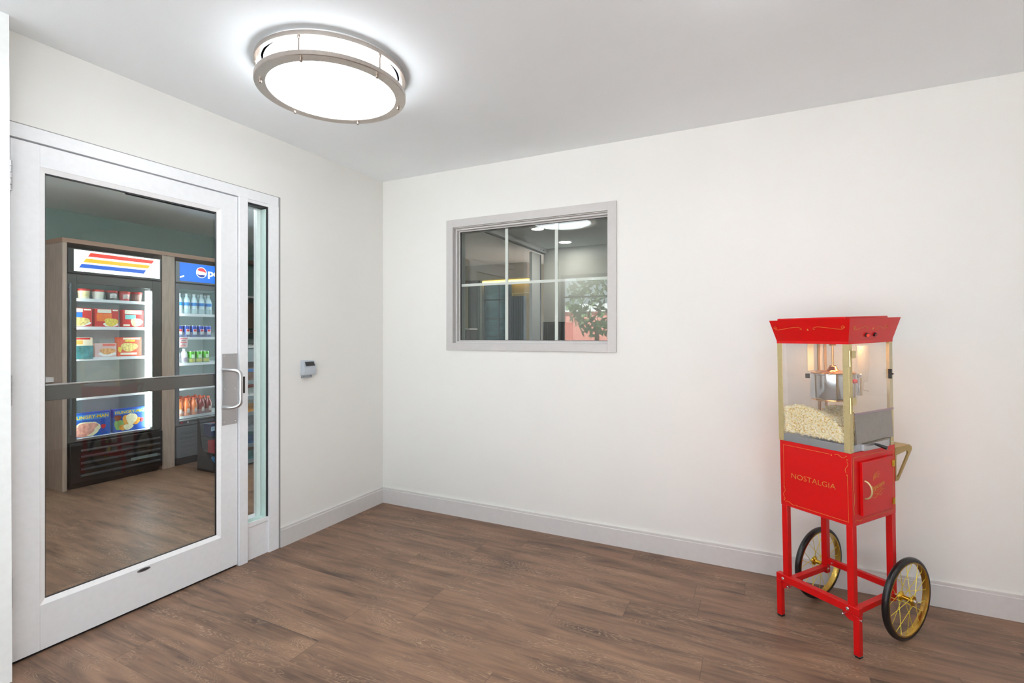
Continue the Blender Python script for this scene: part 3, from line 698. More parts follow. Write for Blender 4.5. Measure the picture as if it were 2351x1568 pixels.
pc = bpy.data.objects.new('popcorn', me); COL.objects.link(pc)
pc.location = cart.location; pc.rotation_euler = cart.rotation_euler
tag(pc, 'heap of buttery white popcorn behind the glass of the red cart', 'popcorn', kind='stuff')

# ================================================================ OFFICE AND LOBBY BEHIND THE INTERIOR WINDOW
OFFW = mat('office_wall_paint', (214, 211, 206), .6, noise=.01)
st(M().box(-.05, 5.8, 3.3, 3.42, 0, H).build('wall_office_back', OFFW, smooth=0), 'pale wall at the back of the office')
st(M().box(-.13, -.03, .13, .85, 0, H).build('wall_office_left', OFFW, smooth=0))
st(M().box(-1.6, -.13, .75, .85, 0, H).box(-1.7, -1.6, .75, 1.75, 0, H).box(-5.05, -1.7, 1.65, 1.75, 0, H).build('wall_market_north', mat('sage_green_paint', (132, 158, 148), .6, noise=.02), smooth=0), 'sage green market wall')
st(M().box(-.13, -.06, .85, 3.42, 2.405, H).build('wall_office_header', OFFW, smooth=0))
st(M().box(4.0, 4.1, .13, 3.3, 0, H).build('wall_office_right', OFFW, smooth=0))
sh_ = thing('shutter_track', 'long grey metal roller track under the office ceiling', 'shutter track', (-.055, 2.0, H))
M().prism([(-.01, 0), (.055, 0), (.055, -.055), (.045, -.062), (-.01, -.062)], -1.1, 1.298, 'y').build('track_housing', mat('grey_track', (212, 213, 214), .35, metal=.2), sh_, smooth=0)
M().prism([(-.01, -.062), (.030, -.062), (.030, -.070), (-.01, -.070)], -1.1, 1.298, 'y').build('dark_seal', GASK, sh_, smooth=0)
for a_, b_ in ((1.15, 1.2), (1.07, 1.10)): M().box(.0552, .057, a_, b_, -.046, -.037).build('dark_vent_mark', GASK, sh_, smooth=0)
sp_ = thing('sliding_panel', 'pale sliding panel with dark edge at the end of the roller track', 'sliding panel', (-.098, 3.10, 0))
M().box(-.02, .02, -.12, .14, 0, 2.36).build('panel', mat('pale_panel', (206, 203, 199), .4), sp_, smooth=0)
M().box(-.022, .024, .14, .175, 0, 2.36).build('dark_edge', GASK, sp_, smooth=0)
cb_ = thing('cabinet', 'dark grey cabinet with glossy stripes at the back of the office', 'cabinet', (.075, 3.05, 0))
M().box(.055, .30, -.22, .22, 0, 1.44).build('body', mat('dark_grey_cabinet', (72, 68, 72), .2), cb_, bevel=.004)
for xx in (.10, .125): M().box(xx, xx+.006, -.223, -.22, .1, 1.44).build('chrome_strip', CHROME, cb_, smooth=0)
DL = mat('downlight_glow', (255, 255, 255), .5, emit=70, ecol=(255, 250, 244))
for (x_, y_, r_, lb_) in ((.40, 2.05, .065, 'small round white downlight near the office window'), (.40, 2.92, .075, 'small round white downlight near the office back wall')):
    t = thing('downlight', lb_, 'downlight', (x_, y_, H), group='office downlights')
    M().torus_like([(r_, -.001), (r_+.018, -.001), (r_+.016, -.006), (r_, -.008)], (0, 0, 0), 'z', 40).build('trim_ring', mat('white_trim_ring', (240, 240, 240), .4), t)
    M().lathe([(r_, -.001), (r_, -.005), (.001, -.006)], seg=40).build('lens', DL, t)
# lobby side
LW = mat('beige_lobby_wall', (186, 172, 150), .6, noise=.02)
st(M().box(-5.2, -.13, 4.6, 4.72, 0, H).build('wall_lobby_back', LW, smooth=0), 'beige lobby wall')
st(M().box(-5.2, -5.05, -2.75, 4.6, 0, H).build('wall_far_left', LW, smooth=0))
sf = M().box(-2.4, -.75, 4.30, 4.6, 2.20, H)
st(sf.build('trim_3', mat('taupe_soffit', (176, 162, 146), .6), smooth=0), 'dropped soffit in the lobby')
lv = thing('light_valance', 'thin glowing yellow light strip above the lobby wall panel', 'light', (-1.15, 4.52, 2.175))
M().box(-.55, .40, -.02, .07, -.002, .016).build('strip', mat('yellow_glow', (255, 232, 150), .5, emit=4, ecol=(255, 226, 120)), lv, smooth=0)
yp = thing('wall_panel', 'yellow lit wall panel with a thin door outline in the lobby', 'wall panel', (-.95, 4.57, 0))
M().box(-.25, .26, 0, .028, .1, 2.15).build('panel', mat('mustard_panel', (176, 150, 84), .5), yp, smooth=0)
M().frame(-.20, .155, .6, 1.98, .012, -.004, 0, 'y').build('outline', mat('pale_yellow_line', (226, 206, 140), .5), yp, smooth=0)
w4 = root_struct('window_4', 'teal lobby window with dark bars', (-1.42, 4.55, 0))
M().box(-.25, .26, .0, .02, .75, 2.14).build('glass_pane', mat('teal_night_glass', (64, 104, 112), .12, noise=.35, nscale=4, stretch=(1, 1, 3)), w4, smooth=0)
m = M().frame(-.25, .26, .75, 2.14, .02, -.02, 0, 'y').box(.03, .042, -.018, 0, .75, 2.14)
for z in (1.25, 1.55, 1.87): m.box(-.25, .26, -.018, 0, z, z+.014)
m.build('window_frame', mat('dark_teal_bars', (40, 56, 64), .4), w4, smooth=0)
def curtain(name, x0, x1, y, z0, z1, m_, label):
    n = 40; m = M(); f = []; b_ = []
    for k in range(n+1):
        x_ = x0+(x1-x0)*k/n; d = .022*math.sin(k*1.15)+.008*math.sin(k*2.9)
        f.append((x_, y+d)); b_.append((x_, y+d+.006))
    m.prism(f+b_[::-1], z0, z1, 'z')
    return tag(m.build(name, m_, smooth=60), label, 'curtain')
curtain('curtain', -1.17, -.86, 4.46, .05, 1.92, mat('slate_blue_curtain', (84, 100, 116), .6), 'slate blue pleated curtain right of the teal lobby window')
curtain('curtain', -1.92, -1.66, 4.42, .05, 2.20, mat('grey_green_curtain', (118, 120, 108), .6), 'grey green pleated curtain left of the teal lobby window')
cn = thing('counter_ledge', 'thin white ledge on a grey post in the lobby', 'ledge', (-1.45, 3.6, 0))
M().box(-.30, .12, -.12, .12, 1.36, 1.375).build('ledge', mat('white_ledge', (220, 220, 216), .4), cn, smooth=0)
M().box(-.02, .02, -.05, .05, 0, 1.36).build('post', mat('grey_post', (110, 108, 110), .4), cn, smooth=0)
M().box(-.25, .08, -.10, .10, 0, .02).build('foot_plate', MATS['grey_post'], cn, smooth=0)

# ================================================================ MARKET ROOM BEHIND THE GLASS DOOR
SAGE = MATS['sage_green_paint']
st(M().box(-3.37, -3.27, -2.6, 1.65, 0, H).build('wall_market_west', SAGE, smooth=0), 'sage green market wall above the coolers')
st(M().box(-.145, -.131, -2.6, -2.16, 0, H).box(-.145, -.131, -.915, .75, 0, H).build('wall_market_east', SAGE, smooth=0))
WOOD = mat('grey_brown_woodgrain', (168, 148, 134), .5, noise=.14, nscale=9, stretch=(6, 6, .7))
WOODT = mat('warm_brown_woodgrain', (158, 122, 100), .5, noise=.12, nscale=9, stretch=(6, .7, 6))
ws = thing('cooler_surround', 'grey brown wood surround framing the two glass door coolers', 'surround', (0, 0, 0))
M().box(-3.265, -2.492, -.962, -.932, 0, 2.030).build('side_panel', WOOD, ws, smooth=0)
M().box(-3.265, -2.500, -.200, -.085, 0, 2.030).build('divider_panel', WOOD, ws, smooth=0)
M().box(-3.265, -2.500, .640, .670, 0, 2.030).build('side_panel', WOOD, ws, smooth=0)
M().box(-3.265, -2.485, -.965, .672, 2.030, 2.066).build('top_board', WOODT, ws, smooth=0)
# unseen lamps added to brighten the market: one panel, two round ones
ml = thing('added_panel_light', 'square white panel light added out of view to brighten the market', 'ceiling light', (-.85, -1.0, H))
M().frame(-.32, .32, -.32, .32, .02, 0, 0).box(-.32, .32, -.32, .32, -.02, 0).build('frame', MATS['white_trim_ring'], ml, smooth=0)
M().box(-.30, .30, -.30, .30, -.024, -.0201).build('diffuser', mat('added_panel_glow', (255, 255, 255), .5, emit=1.5, ecol=(236, 244, 255)), ml, smooth=0)
lamp('ceiling_light', -1.15, -1.75, 'round flush ceiling light added out of view to brighten the market, nearer the shopfront', 10, DIFF2)  # added fill for the market ceiling, hidden from view
lamp('ceiling_light', -1.0, .36, 'round flush ceiling light added out of view to brighten the market, nearer the coolers', 20, DIFF2)  # second added market fill, kept clear of the sidelight view
# counter unit left of the surround
cu_ = thing('counter_cabinet', 'brown wood base cabinet with white worktop left of the coolers', 'cabinet', (-3.1, -1.6, 0))
M().box(-.165, .145, -.95, .635, .10, .886).build('body', mat('mauve_brown_wood', (128, 108, 102), .5, noise=.12, nscale=8, stretch=(6, 6, .7)), cu_, smooth=0)
M().box(-.165, .09, -.95, .635, 0, .10).build('toe_kick', BLACK, cu_, smooth=0)
wu = thing('wall_shelving', 'brown wall shelving with dark cubbies above the white worktop', 'shelving', (-3.1, -1.6, 0))
m = M().frame(-.95, .635, 1.05, 2.03, .03, -.165, .08, 'x')
for z in (1.30, 1.56, 1.80): m.box(-.165, .08, -.92, .605, z, z+.018)
for y in (-.4, .15): m.box(-.165, .08, y, y+.02, 1.08, 2.0)
m.build('shelf_grid', WOOD, wu, smooth=0)
M().box(-.165, -.155, -.92, .605, 1.08, 2.0).build('dark_back', mat('dark_cubby', (70, 58, 54), .6), wu, smooth=0)
wt_ = tag(M().box(-.165, .470, -.95, .636, .887, .926).build('worktop', mat('white_worktop', (232, 231, 228), .3), loc=(-3.1, -1.6, 0)), 'thin white worktop on the brown cabinet left of the coolers', 'worktop')

# ---- coolers
LED = mat('cool_white_led', (255, 255, 255), .5, emit=14, ecol=(246, 255, 252))
def cooler(name, label, y0, y1, body_rgb, grille_rgb, z_open, y_open, shelves, sign, glassm):
    t = thing(name, label, 'cooler', (-2.5, y0, 0)); w = y1-y0
    BM = mat(name+'_enamel', body_rgb, .35); IN = mat('cooler_liner', (200, 210, 210), .5)
    a0, a1 = y_open[0]-y0, y_open[1]-y0; z0, z1 = z_open
    m = M().box(-.70, -.04, 0, .03, .06, 1.995).box(-.70, -.04, w-.03, w, .06, 1.995).box(-.70, -.66, .03, w-.03, .06, 1.995).box(-.66, -.04, .03, w-.03, 1.76, 1.995).box(-.66, -.04, .03, w-.03, .06, .385)
    m.build('cabinet', BM, t, smooth=0)
    M().box(-.655, -.650, .034, w-.034, .386, 1.757).box(-.65, -.06, .031, .034, .386, 1.757).box(-.65, -.06, w-.034, w-.031, .386, 1.757).box(-.65, -.06, .034, w-.034, 1.755, 1.759).box(-.65, -.06, .034, w-.034, .386, .390).build('liner', IN, t, smooth=0)
    for k in range(4): pass
    d = M().frame(0, w, .385, 1.775, 0, -.038, 0, 'x', wt=1.775-z1, wb=z0-.385, wl=a0, wr=w-a1).build('door_frame', BM, t, bevel=.002)
    M().box(-.030, -.026, a0-.004, a1+.004, z0-.004, z1+.004).build('door_glass', glassm, d, smooth=0)
    M().box(0, .006, a0-.012, a1+.012, z0-.011, z0-.004).build('sill_strip', STEEL, d, smooth=0)
    for k, z in enumerate(shelves):
        m = M().box(-.60, -.085, .036, w-.036, z-.010, z-.004).box(-.088, -.080, .036, w-.036, z-.024, z+.002)
        if name == 'drinks_cooler': M().box(-.0795, -.0775, .04, w-.04, z+.004, z+.052).build('clear_shelf_guard', glassmat('guard_acrylic', (.95, .98, .98), 1.4, haze=.12), t, smooth=0)
        m.build('shelf', mat('white_shelf', (238, 240, 242), .35), t, smooth=0)
    if z0 > .3:
        M().box(-.62, -.082, .036, w-.036, z0-.010, z0-.002).build('shelf', MATS['white_shelf'], t, smooth=0)
    M().box(-.075, -.045, a1-.024, a1-.003, z0+.01, z1-.02).build('led_strip', LED, t, smooth=0)
    M().box(-.066, -.042, .038, .050, z0+.02, z1-.03).build('led_strip', LED, t, smooth=0)
    return t, w, BM
CG = glassmat('cooler_glass', (.95, .97, .98), 1.3)
c1, w1, BM1 = cooler('freezer_cooler', 'tall black upright freezer with striped white sign and frozen meals inside', -.925, -.207, (64, 63, 60), (20, 20, 20), (.402, 1.705), (-.864, -.284), (1.583, 1.344, 1.078, .745), None, CG)
M().box(-.02, .004, .002, w1-.002, 1.785, 1.992).build('sign_box', mat('black_sign_frame', (34, 33, 32), .3), c1, bevel=.002)
SGW = mat('backlit_white_sign', (250, 250, 250), .4, emit=.75, ecol=(250, 250, 250))
M().box(.0035, .006, .041, w1-.016, 1.803, 1.983).build('white_sign_face', SGW, c1, smooth=0)
for nm, rgb, P in (('red_stripe', (232, 44, 8), [(-.769, 1.967), (-.788, 1.934), (-.292, 1.937), (-.275, 1.967)]), ('yellow_stripe', (250, 190, 0), [(-.802, 1.916), (-.820, 1.883), (-.325, 1.888), (-.308, 1.918)]), ('blue_stripe', (0, 92, 204), [(-.832, 1.868), (-.850, 1.835), (-.360, 1.837), (-.342, 1.870)])):
    M().prism([(p[0]+.925, p[1]) for p in P], .006, .0068, 'x').build(nm, mat(nm+'_lit', rgb, .4, emit=.42), c1, smooth=0)
M().box(0, .022, .006, .020, .45, 1.70).build('door_handle', mat('blue_grey_handle', (96, 104, 110), .25, metal=.5), c1, bevel=.003)
gm = M().box(.0, .03, .005, w1-.005, .045, .375)
gr_ = gm.build('grille', mat('black_grille', (16, 16, 17), .3), c1, bevel=.003)
for k in range(5):
    z = .085+k*.052
    M().prism([(.028, z+.030), (.046, z+.018), (.046, z+.012), (.028, z+.004)], .075, w1-.03, 'y').build('louvre_slat', mat('charcoal_slat', (58, 57, 58), .35), gr_, smooth=0)
M().add([(.048, .44, .150), (.048, .66, .150), (.048, .66, .176), (.048, .44, .176), (.046, .44, .150), (.046, .66, .150), (.046, .66, .176), (.046, .44, .176)], [(0, 1, 2, 3), (7, 6, 5, 4), (0, 4, 5, 1), (1, 5, 6, 2), (2, 6, 7, 3), (3, 7, 4, 0)]).build('name_plate', mat('silver_plate', (150, 165, 165), .3, metal=.6), gr_, smooth=0)
M().box(-.6, -.02, .02, w1-.02, 0, .058).build('base', BLACK, c1, smooth=0)
c2, w2_, BM2 = cooler('drinks_cooler', 'tall grey upright drinks cooler with blue backlit sign and rows of cans and bottles', -.078, .632, (98, 102, 108), (90, 92, 96), (.432, 1.728), (-.041, .585), (1.487, 1.252, .992, .747, .462), None, CG)
M().box(-.02, .003, .002, w2_-.002, 1.79, 1.992).build('sign_box', mat('grey_sign_frame', (110, 112, 116), .3), c2, bevel=.002)
SGB = mat('backlit_blue_sign', (6, 100, 224), .4, emit=.8, noise=.18, nscale=5)
M().box(.0025, .006, .037, w2_-.02, 1.806, 1.985).build('blue_sign_face', SGB, c2, smooth=0)
SW, SR, SB = mat('sign_white_lit', (250, 250, 250), .4, emit=.9), mat('sign_red_lit', (228, 60, 70), .4, emit=.8), mat('sign_blue_lit', (30, 50, 140), .4, emit=.7)
gc = (.170+.078, 1.905); gr2 = .054
def disc(r_, x0, x1, c=gc, seg=40, cond=None):
    return M().prism([(c[0]+r_*math.cos(2*PI*k/seg), c[1]+r_*math.sin(2*PI*k/seg)) for k in range(seg)], x0, x1, 'x')
lg = disc(gr2, .006, .0072).build('round_emblem', SW, c2, smooth=0)
def seg_cap(r_, f, s_):
    """cap of the disc above (s=1) / below (s=-1) a wavy chord f(y)"""
    pts = []
    for k in range(25):
        y = -r_*.93+2*r_*.93*k/24; pts.append((y, f(y)))
    arc_ = []
    a0 = math.atan2(f(r_*.93), r_*.93); a1 = math.atan2(f(-r_*.93), -r_*.93)
    if s_ > 0: aa = np.linspace(a0, a1 if a1 > 0 else a1+2*PI, 20)
    else: aa = np.linspace(a0, (a1 if a1 < 0 else a1-2*PI), 20)
    arc_ = [(r_*math.cos(a), r_*math.sin(a)) for a in aa]
    return [(gc[0]+a, gc[1]+b) for a, b in pts+arc_[1:-1]]
M().prism(seg_cap(gr2*.88, lambda y: .012-.55*y*.5+.004*math.sin(y*70), 1), .0072, .0078, 'x').build('red_wave', SR, lg, smooth=0)
M().prism(seg_cap(gr2*.88, lambda y: -.022-.55*y*.25+.004*math.sin(y*70), -1), .0072, .0078, 'x').build('blue_wave', SB, lg, smooth=0)
text_part('sign_lettering', 'pepsi', (.0062, .078+.362, 1.898), (0, 1, 0), (0, 0, 1), .250, .092, SW, c2, bold=.03)
M().prism([(.038, 1.845), (.075, 1.862), (.080, 1.850), (.040, 1.832)], .0061, .0068, 'x').build('white_swoosh', SW, c2, smooth=0)
m = M().box(-.01, .012, .01, w2_-.01, .075, .375).build('lower_panel', BM2, c2, bevel=.002)
for k in range(6): M().box(.012, .0155, .03, w2_-.03, .10+k*.042, .118+k*.042).build('panel_rib', BM2, m, smooth=0)
M().box(-.6, -.01, .01, w2_-.01, 0, .074).build('base', BLACK, c2, smooth=0)
M().box(0, .018, w2_-.022, w2_-.008, .5, 1.65).build('door_handle', MATS['blue_grey_handle'], c2, bevel=.003)
pl_ = M().box(.0005, .003, .04, .13, .405, .428).build('price_label', mat('dark_price_label', (50, 44, 52), .4), c2, smooth=0)
M().box(.003, .0036, .045, .068, .409, .424).build('red_dot', mat('label_red', (200, 60, 70), .4), pl_, smooth=0)
M().box(.003, .0036, .110, .124, .402, .430).build('white_tab', mat('label_white', (225, 225, 225), .4), pl_, smooth=0)

ORD = ['first', 'second', 'third', 'fourth', 'fifth', 'sixth', 'seventh', 'eighth']
# ---- things in the freezer
def paper(name, rgb, **k): return mat(name, rgb, .45, **k)
def cup(y, lid, body, label, art):
    t = thing('ice_cream_tub', label, 'tub', (-2.625, y, 1.580), group='ice cream tubs on the top freezer shelf')
    M().lathe([(.036, .0), (.043, .075), (.043, .077), (.001, .077)], seg=28).build('tub', body, t)
    M().lathe([(.0455, .072), (.0455, .088), (.043, .090), (.001, .090)], seg=28).build('lid', lid, t)
    # label wraps the front half
    m = M(); n = 10; rr = lambda z: .0364+.0073*z/.075
    vs = []
    for z in (.018, .058):
        for k in range(n+1):
            a = -.7+1.4*k/n; vs.append((rr(z)*1.02*math.cos(a), rr(z)*1.02*math.sin(a), z+.006*math.cos(a*2)))
    m.add(vs, [(k, k+1, n+2+k, n+1+k) for k in range(n)]).build('wrap_label', art, t)
LIDR = paper('red_lid', (214, 52, 44))
cup(-.865, LIDR, paper('cream_tub', (236, 226, 196)), 'cream ice cream tub with red lid at the left end of the top freezer shelf', paper('cream_art', (226, 206, 150), noise=.2))
cup(-.762, LIDR, MATS['cream_tub'], 'cream ice cream tub with pale yellow label, second from the left in the freezer', paper('yellow_art', (240, 226, 168), noise=.2))
cup(-.657, LIDR, paper('white_tub', (236, 234, 226)), 'white ice cream tub with pale label, third from the left in the freezer', paper('white_art', (246, 242, 226), noise=.1))
cup(-.556, LIDR, paper('charcoal_tub', (88, 80, 80)), 'charcoal ice cream tub with white label, fourth from the left in the freezer', paper('silver_art', (220, 216, 212), noise=.3))
cup(-.455, LIDR, paper('red_tub', (216, 84, 84)), 'red ice cream tub with white label, fifth from the left in the freezer', paper('pink_white_art', (236, 214, 208), noise=.3))
cup(-.355, LIDR, paper('brown_tub', (140, 108, 100)), 'brown ice cream tub with small white label at the right end of the freezer shelf', paper('brown_art', (176, 140, 128), noise=.25))
def food_box(name, label, y0, y1, z0, h, body, parts, depth=.05, x=-2.600, group=None, lean=0):
    t = thing(name, label, 'food box', (x, y0, z0), (0, -lean, 0), group)
    w = y1-y0
    M().box(-depth, 0, 0, w, 0, h).build('carton', body, t, bevel=.0015)
    for nm, kind, a, m_ in parts:
        if kind == 'r': M().box(.0001, .0008, a[0]*w, a[1]*w, a[2]*h, a[3]*h).build(nm, m_, t, smooth=0)
        elif kind == 'e':
            pts = []; rr_ = random.Random(int(a[0]*1000)+len(label))
            for k in range(28):
                an = 2*PI*k/28; q = 1+.10*math.sin(an*3+rr_.random())+.05*rr_.random()
                pts.append((max(.004, min(w-.004, a[0]*w+a[2]*w*q*math.cos(an))), max(.003, min(h-.003, a[1]*h+a[3]*h*q*math.sin(an)))))
            M().prism(pts, .0007+a[4]*.0004, .0011+a[4]*.0004, 'x').build(nm, m_, t, smooth=0)
        elif kind == 't': text_part(nm, a[0], (.0011, a[1]*w, a[2]*h), (0, 1, 0), (0, 0, 1), a[3]*w, a[4]*h, m_, t, bold=.012)
    return t
FG = 'frozen meal boxes in the freezer'
RBX = paper('red_carton', (206, 40, 40), noise=.05); CRM = paper('cream_label', (242, 236, 216)); BLL = paper('blue_label', (32, 120, 214)); PAS = paper('pasta_picture', (244, 206, 128), noise=.4, nscale=60)
YEL = paper('yellow_pasta_picture', (250, 208, 84), noise=.3, nscale=70); ORG = paper('orange_band', (244, 120, 44), noise=.1); TUR = paper('turquoise_label', (140, 210, 206)); WHB = paper('white_bowl', (240, 238, 232))
food_box('meal_box', 'red meal box with blue label and pasta picture, left end of second freezer shelf', -.885, -.712, 1.3465, .157, RBX, [('cream_label', 'r', (0, .62, .78, .97), CRM), ('blue_label', 'r', (0, .6, .50, .76), BLL), ('white_tag', 'r', (.66, .95, .88, .96), CRM), ('plate', 'e', (.5, .17, .42, .15, 0), WHB), ('food_picture', 'e', (.52, .28, .36, .22, 1), PAS)], group=FG)
food_box('meal_box', 'red and orange meal box with yellow pasta picture, middle of second freezer shelf', -.690, -.512, 1.3465, .157, RBX, [('orange_band', 'r', (.06, .70, .3, .75), ORG), ('cream_label', 'r', (.10, .68, .78, .97), CRM), ('white_tag', 'r', (.74, .97, .9, .97), CRM), ('plate', 'e', (.66, .12, .32, .12, 0), WHB), ('food_picture', 'e', (.68, .27, .29, .22, 1), YEL)], group=FG)
food_box('meal_box', 'red meal box with turquoise label at the right end of second freezer shelf', -.480, -.308, 1.3465, .157, RBX, [('cream_label', 'r', (.10, .9, .76, .98), CRM), ('turquoise_label', 'r', (.12, .62, .45, .72), TUR), ('food_picture', 'e', (.66, .28, .28, .24, 0), paper('pale_food_picture', (240, 218, 180), noise=.3, nscale=60)), ('white_tag', 'r', (.04, .34, .06, .16), CRM)], group=FG)
SAL = paper('salmon_carton', (236, 150, 120), noise=.06); 
food_box('meal_box', 'cream and orange meal box behind a teal card, left end of third freezer shelf', -.885, -.708, 1.0815, .170, paper('cream_carton', (246, 226, 196)), [('red_band', 'r', (0, .9, .9, .98), RBX), ('orange_band', 'r', (0, .6, .66, .86), paper('light_orange_band', (250, 178, 90)))], group=FG)
food_box('meal_box', 'pale pink meal box with food tray picture, middle of third freezer shelf', -.690, -.528, 1.0815, .120, paper('pale_pink_carton', (222, 190, 186)), [('red_band', 'r', (.35, .95, .78, .95), paper('coral_band', (232, 110, 96))), ('plate', 'e', (.55, .2, .4, .15, 0), WHB), ('food_picture', 'e', (.58, .42, .36, .22, 1), paper('tan_food_picture', (234, 170, 110), noise=.3, nscale=60))], group=FG)
food_box('meal_box', 'red bag shaped meal pack with snack picture, right end of third freezer shelf', -.520, -.325, 1.0815, .172, paper('coral_carton', (226, 96, 72), noise=.1), [('yellow_band', 'r', (.30, .72, .76, .86), YEL), ('white_band', 'r', (.22, .92, .88, .97), CRM), ('food_picture', 'e', (.48, .48, .34, .22, 0), PAS), ('yellow_dot', 'e', (.10, .36, .08, .14, 0), YEL), ('white_caption', 'r', (.12, .8, .07, .18), CRM)], group=FG)
tc_ = tag(M().box(-.001, .001, 0, .118, 0, .112).build('teal_card', mat('teal_sea_picture', (70, 140, 146), .4, noise=.4, nscale=22), loc=(-2.572, -.834, 1.070)), 'teal picture card clipped to the third freezer shelf edge', 'card')
for k, (yy, rgb, lb_) in enumerate(((-.80, (226, 110, 84), 'flat orange pizza box lying at the left of the fourth freezer shelf'), (-.57, (128, 96, 84), 'flat brown pizza box lying in the middle of the fourth freezer shelf'), (-.375, (214, 140, 110), 'flat tan pizza box lying at the right of the fourth freezer shelf'))):
    t = thing('pizza_box', lb_, 'food box', (-2.80, yy, .7475), group='flat pizza boxes in the freezer')
    M().box(-.15, .17, -.085 if k else -.06, .085, 0, .100-.012*k).build('carton', paper('pizza_carton_%d' % rgb[0], rgb, noise=.2, nscale=12), t, bevel=.004)
    M().box(.170, .171, -.05, .05, .02, .05).build('label_band', CRM, t, smooth=0)
BCB = paper('blue_meal_carton', (24, 84, 176), noise=.05); MEAT = paper('pink_meat_picture', (232, 160, 142), noise=.3, nscale=40); POT = paper('mash_picture', (244, 232, 190), noise=.12, nscale=50); FRY = paper('fried_picture', (232, 160, 56), noise=.2, nscale=50)
GRN = paper('green_bean_picture', (136, 176, 100), noise=.2, nscale=60); LB2 = paper('light_blue_band', (64, 140, 206)); YL2 = paper('yellow_title', (252, 214, 30)); RDD = paper('red_dot', (214, 54, 60))
MG = 'large blue meal boxes at the bottom of the freezer'
food_box('large_meal_box', 'large blue meal box with pink meat picture, bottom left of the freezer', -.872, -.585, .402, .205, BCB, [('light_blue_band', 'r', (0, .97, .70, .93), LB2), ('title', 't', ('HUNGRY-MAN', .50, .815, .90, .135), YL2), ('plate', 'e', (.42, .30, .30, .34, 0), POT), ('meat_picture', 'e', (.30, .24, .27, .22, 1), MEAT), ('meat_slice', 'e', (.42, .42, .24, .16, 2), MEAT), ('red_dot', 'e', (.82, .36, .06, .09, 1), RDD)], x=-2.583, group=MG)
food_box('large_meal_box', 'large blue meal box with fried chicken and mash picture, bottom right of the freezer', -.560, -.283, .402, .205, BCB, [('light_blue_band', 'r', (0.02, .98, .76, .94), LB2), ('title', 't', ('HUNGRY-MAN', .50, .845, .90, .125), YL2), ('green_beans', 'e', (.16, .32, .14, .22, 0), GRN), ('fried_piece', 'e', (.40, .50, .14, .22, 1), FRY), ('fried_piece', 'e', (.64, .42, .14, .16, 1), FRY), ('fried_piece', 'e', (.28, .18, .12, .12, 1), FRY), ('mash', 'e', (.52, .52, .16, .24, 2), POT), ('mash', 'e', (.42, .18, .14, .12, 2), POT), ('brown_bowl', 'e', (.12, .62, .10, .12, 1), paper('brown_dessert', (140, 80, 50), noise=.2)), ('red_dot', 'e', (.82, .42, .06, .09, 1), RDD)], x=-2.583, group=MG)

# ---- cans and bottles in the drinks cooler
ALC = mat('can_aluminium', (208, 212, 216), .25, metal=.9)
def can(label, rgb, wrap, pos, group, h=.122, r=.0325, kind='can'):
    t = thing('soda_can', label, 'can', pos, group=group)
    M().lathe([(.024, 0), (r, .008), (r, h-.014), (r*.86, h-.003), (r*.84, h), (r*.80, h-.003), (.001, h-.003)], seg=24).build('can_body', mat(wrap, rgb, .25, metal=.4), t)
    M().lathe([(r*.885, h-.006), (r*.87, h+.0005), (r*.82, h+.0005), (r*.80, h-.002), (.001, h-.002)], seg=24).build('rim', ALC, t)
    return t
def decal(t, r, z0, z1, a0, a1, m_, nm, n=8):
    vs = [(r*math.cos(a0+(a1-a0)*k/n), r*math.sin(a0+(a1-a0)*k/n), z) for z in (z0, z1) for k in range(n+1)]
    return M().add(vs, [(k, k+1, n+2+k, n+1+k) for k in range(n)]).build(nm, m_, t)
BX = -2.5-.088-.038
proto = can('blue soda can, front row left end of second cooler shelf', (24, 60, 158), 'blue_can', (BX, .028, 1.248), 'blue soda cans in the drinks cooler')
decal(proto, .0329, .030, .085, -.62, .55, paper('can_white_globe', (236, 238, 244)), 'white_globe')
decal(proto, .0331, .062, .083, -.5, .45, paper('can_red', (206, 50, 60)), 'red_wave')
for r_ in range(3):
    for k in range(5):
        if r_ == k == 0: continue
        dup(proto, (BX-.070*r_, .028+.072*k, 1.248), 0, f'blue soda can, row {ORD[r_]} from the front, {ORD[k]} from the left on second cooler shelf')
proto = can('green soda can with yellow base, front row left on third cooler shelf', (96, 186, 60), 'green_can', (BX, .150, .988), 'green soda cans in the drinks cooler')
decal(proto, .0329, .012, .045, -1.2, 1.2, paper('can_yellow', (226, 214, 60)), 'yellow_base'); decal(proto, .0331, .048, .088, -.5, .5, paper('can_pale_green', (210, 236, 200)), 'pale_emblem')
for r_ in range(2):
    for k in range(3):
        if r_ == k == 0: continue
        dup(proto, (BX-.070*r_, .150+.073*k, .988), 0, f'green soda can, {ORD[r_]} row, {ORD[k]} from left among green cans, third cooler shelf')
proto = can('silver soda can, front row left end of fourth cooler shelf', (206, 212, 218), 'silver_can', (BX, .028, .743), 'silver soda cans in the drinks cooler')
for r_ in range(3):
    for k in range(4):
        if r_ == k == 0: continue
        dup(proto, (BX-.070*r_, .028+.072*k, .743), 0, f'silver soda can, {ORD[r_]} row, {ORD[k]} from the left on fourth cooler shelf')
can('green soda can at the right of the silver cans on fourth cooler shelf', (96, 186, 60), 'green_can', (BX, .316, .743), 'green soda cans in the drinks cooler')
def bottle(nm, label, pos, group, liquid, capm, lab, h=.21, r=.0325, shape=None):
    t = thing(nm, label, 'bottle', pos, group=group)
    k = h/.21
    M().lathe([(.026, 0), (r, .006), (r, .06*k), (r*.93, .075*k), (r, .09*k), (r, .125*k), (r*.8, .152*k), (.014, .180*k), (.0125, .192*k)], seg=22).build('bottle_body', liquid, t)
    M().lathe([(.0145, .190*k), (.0145, .208*k), (.013, .210*k), (.001, .210*k)], seg=18).build('cap', capm, t)
    if lab: decal(t, r*1.015, .088*k, .120*k, -1.4, 1.4, lab, 'label', 12)
    return t
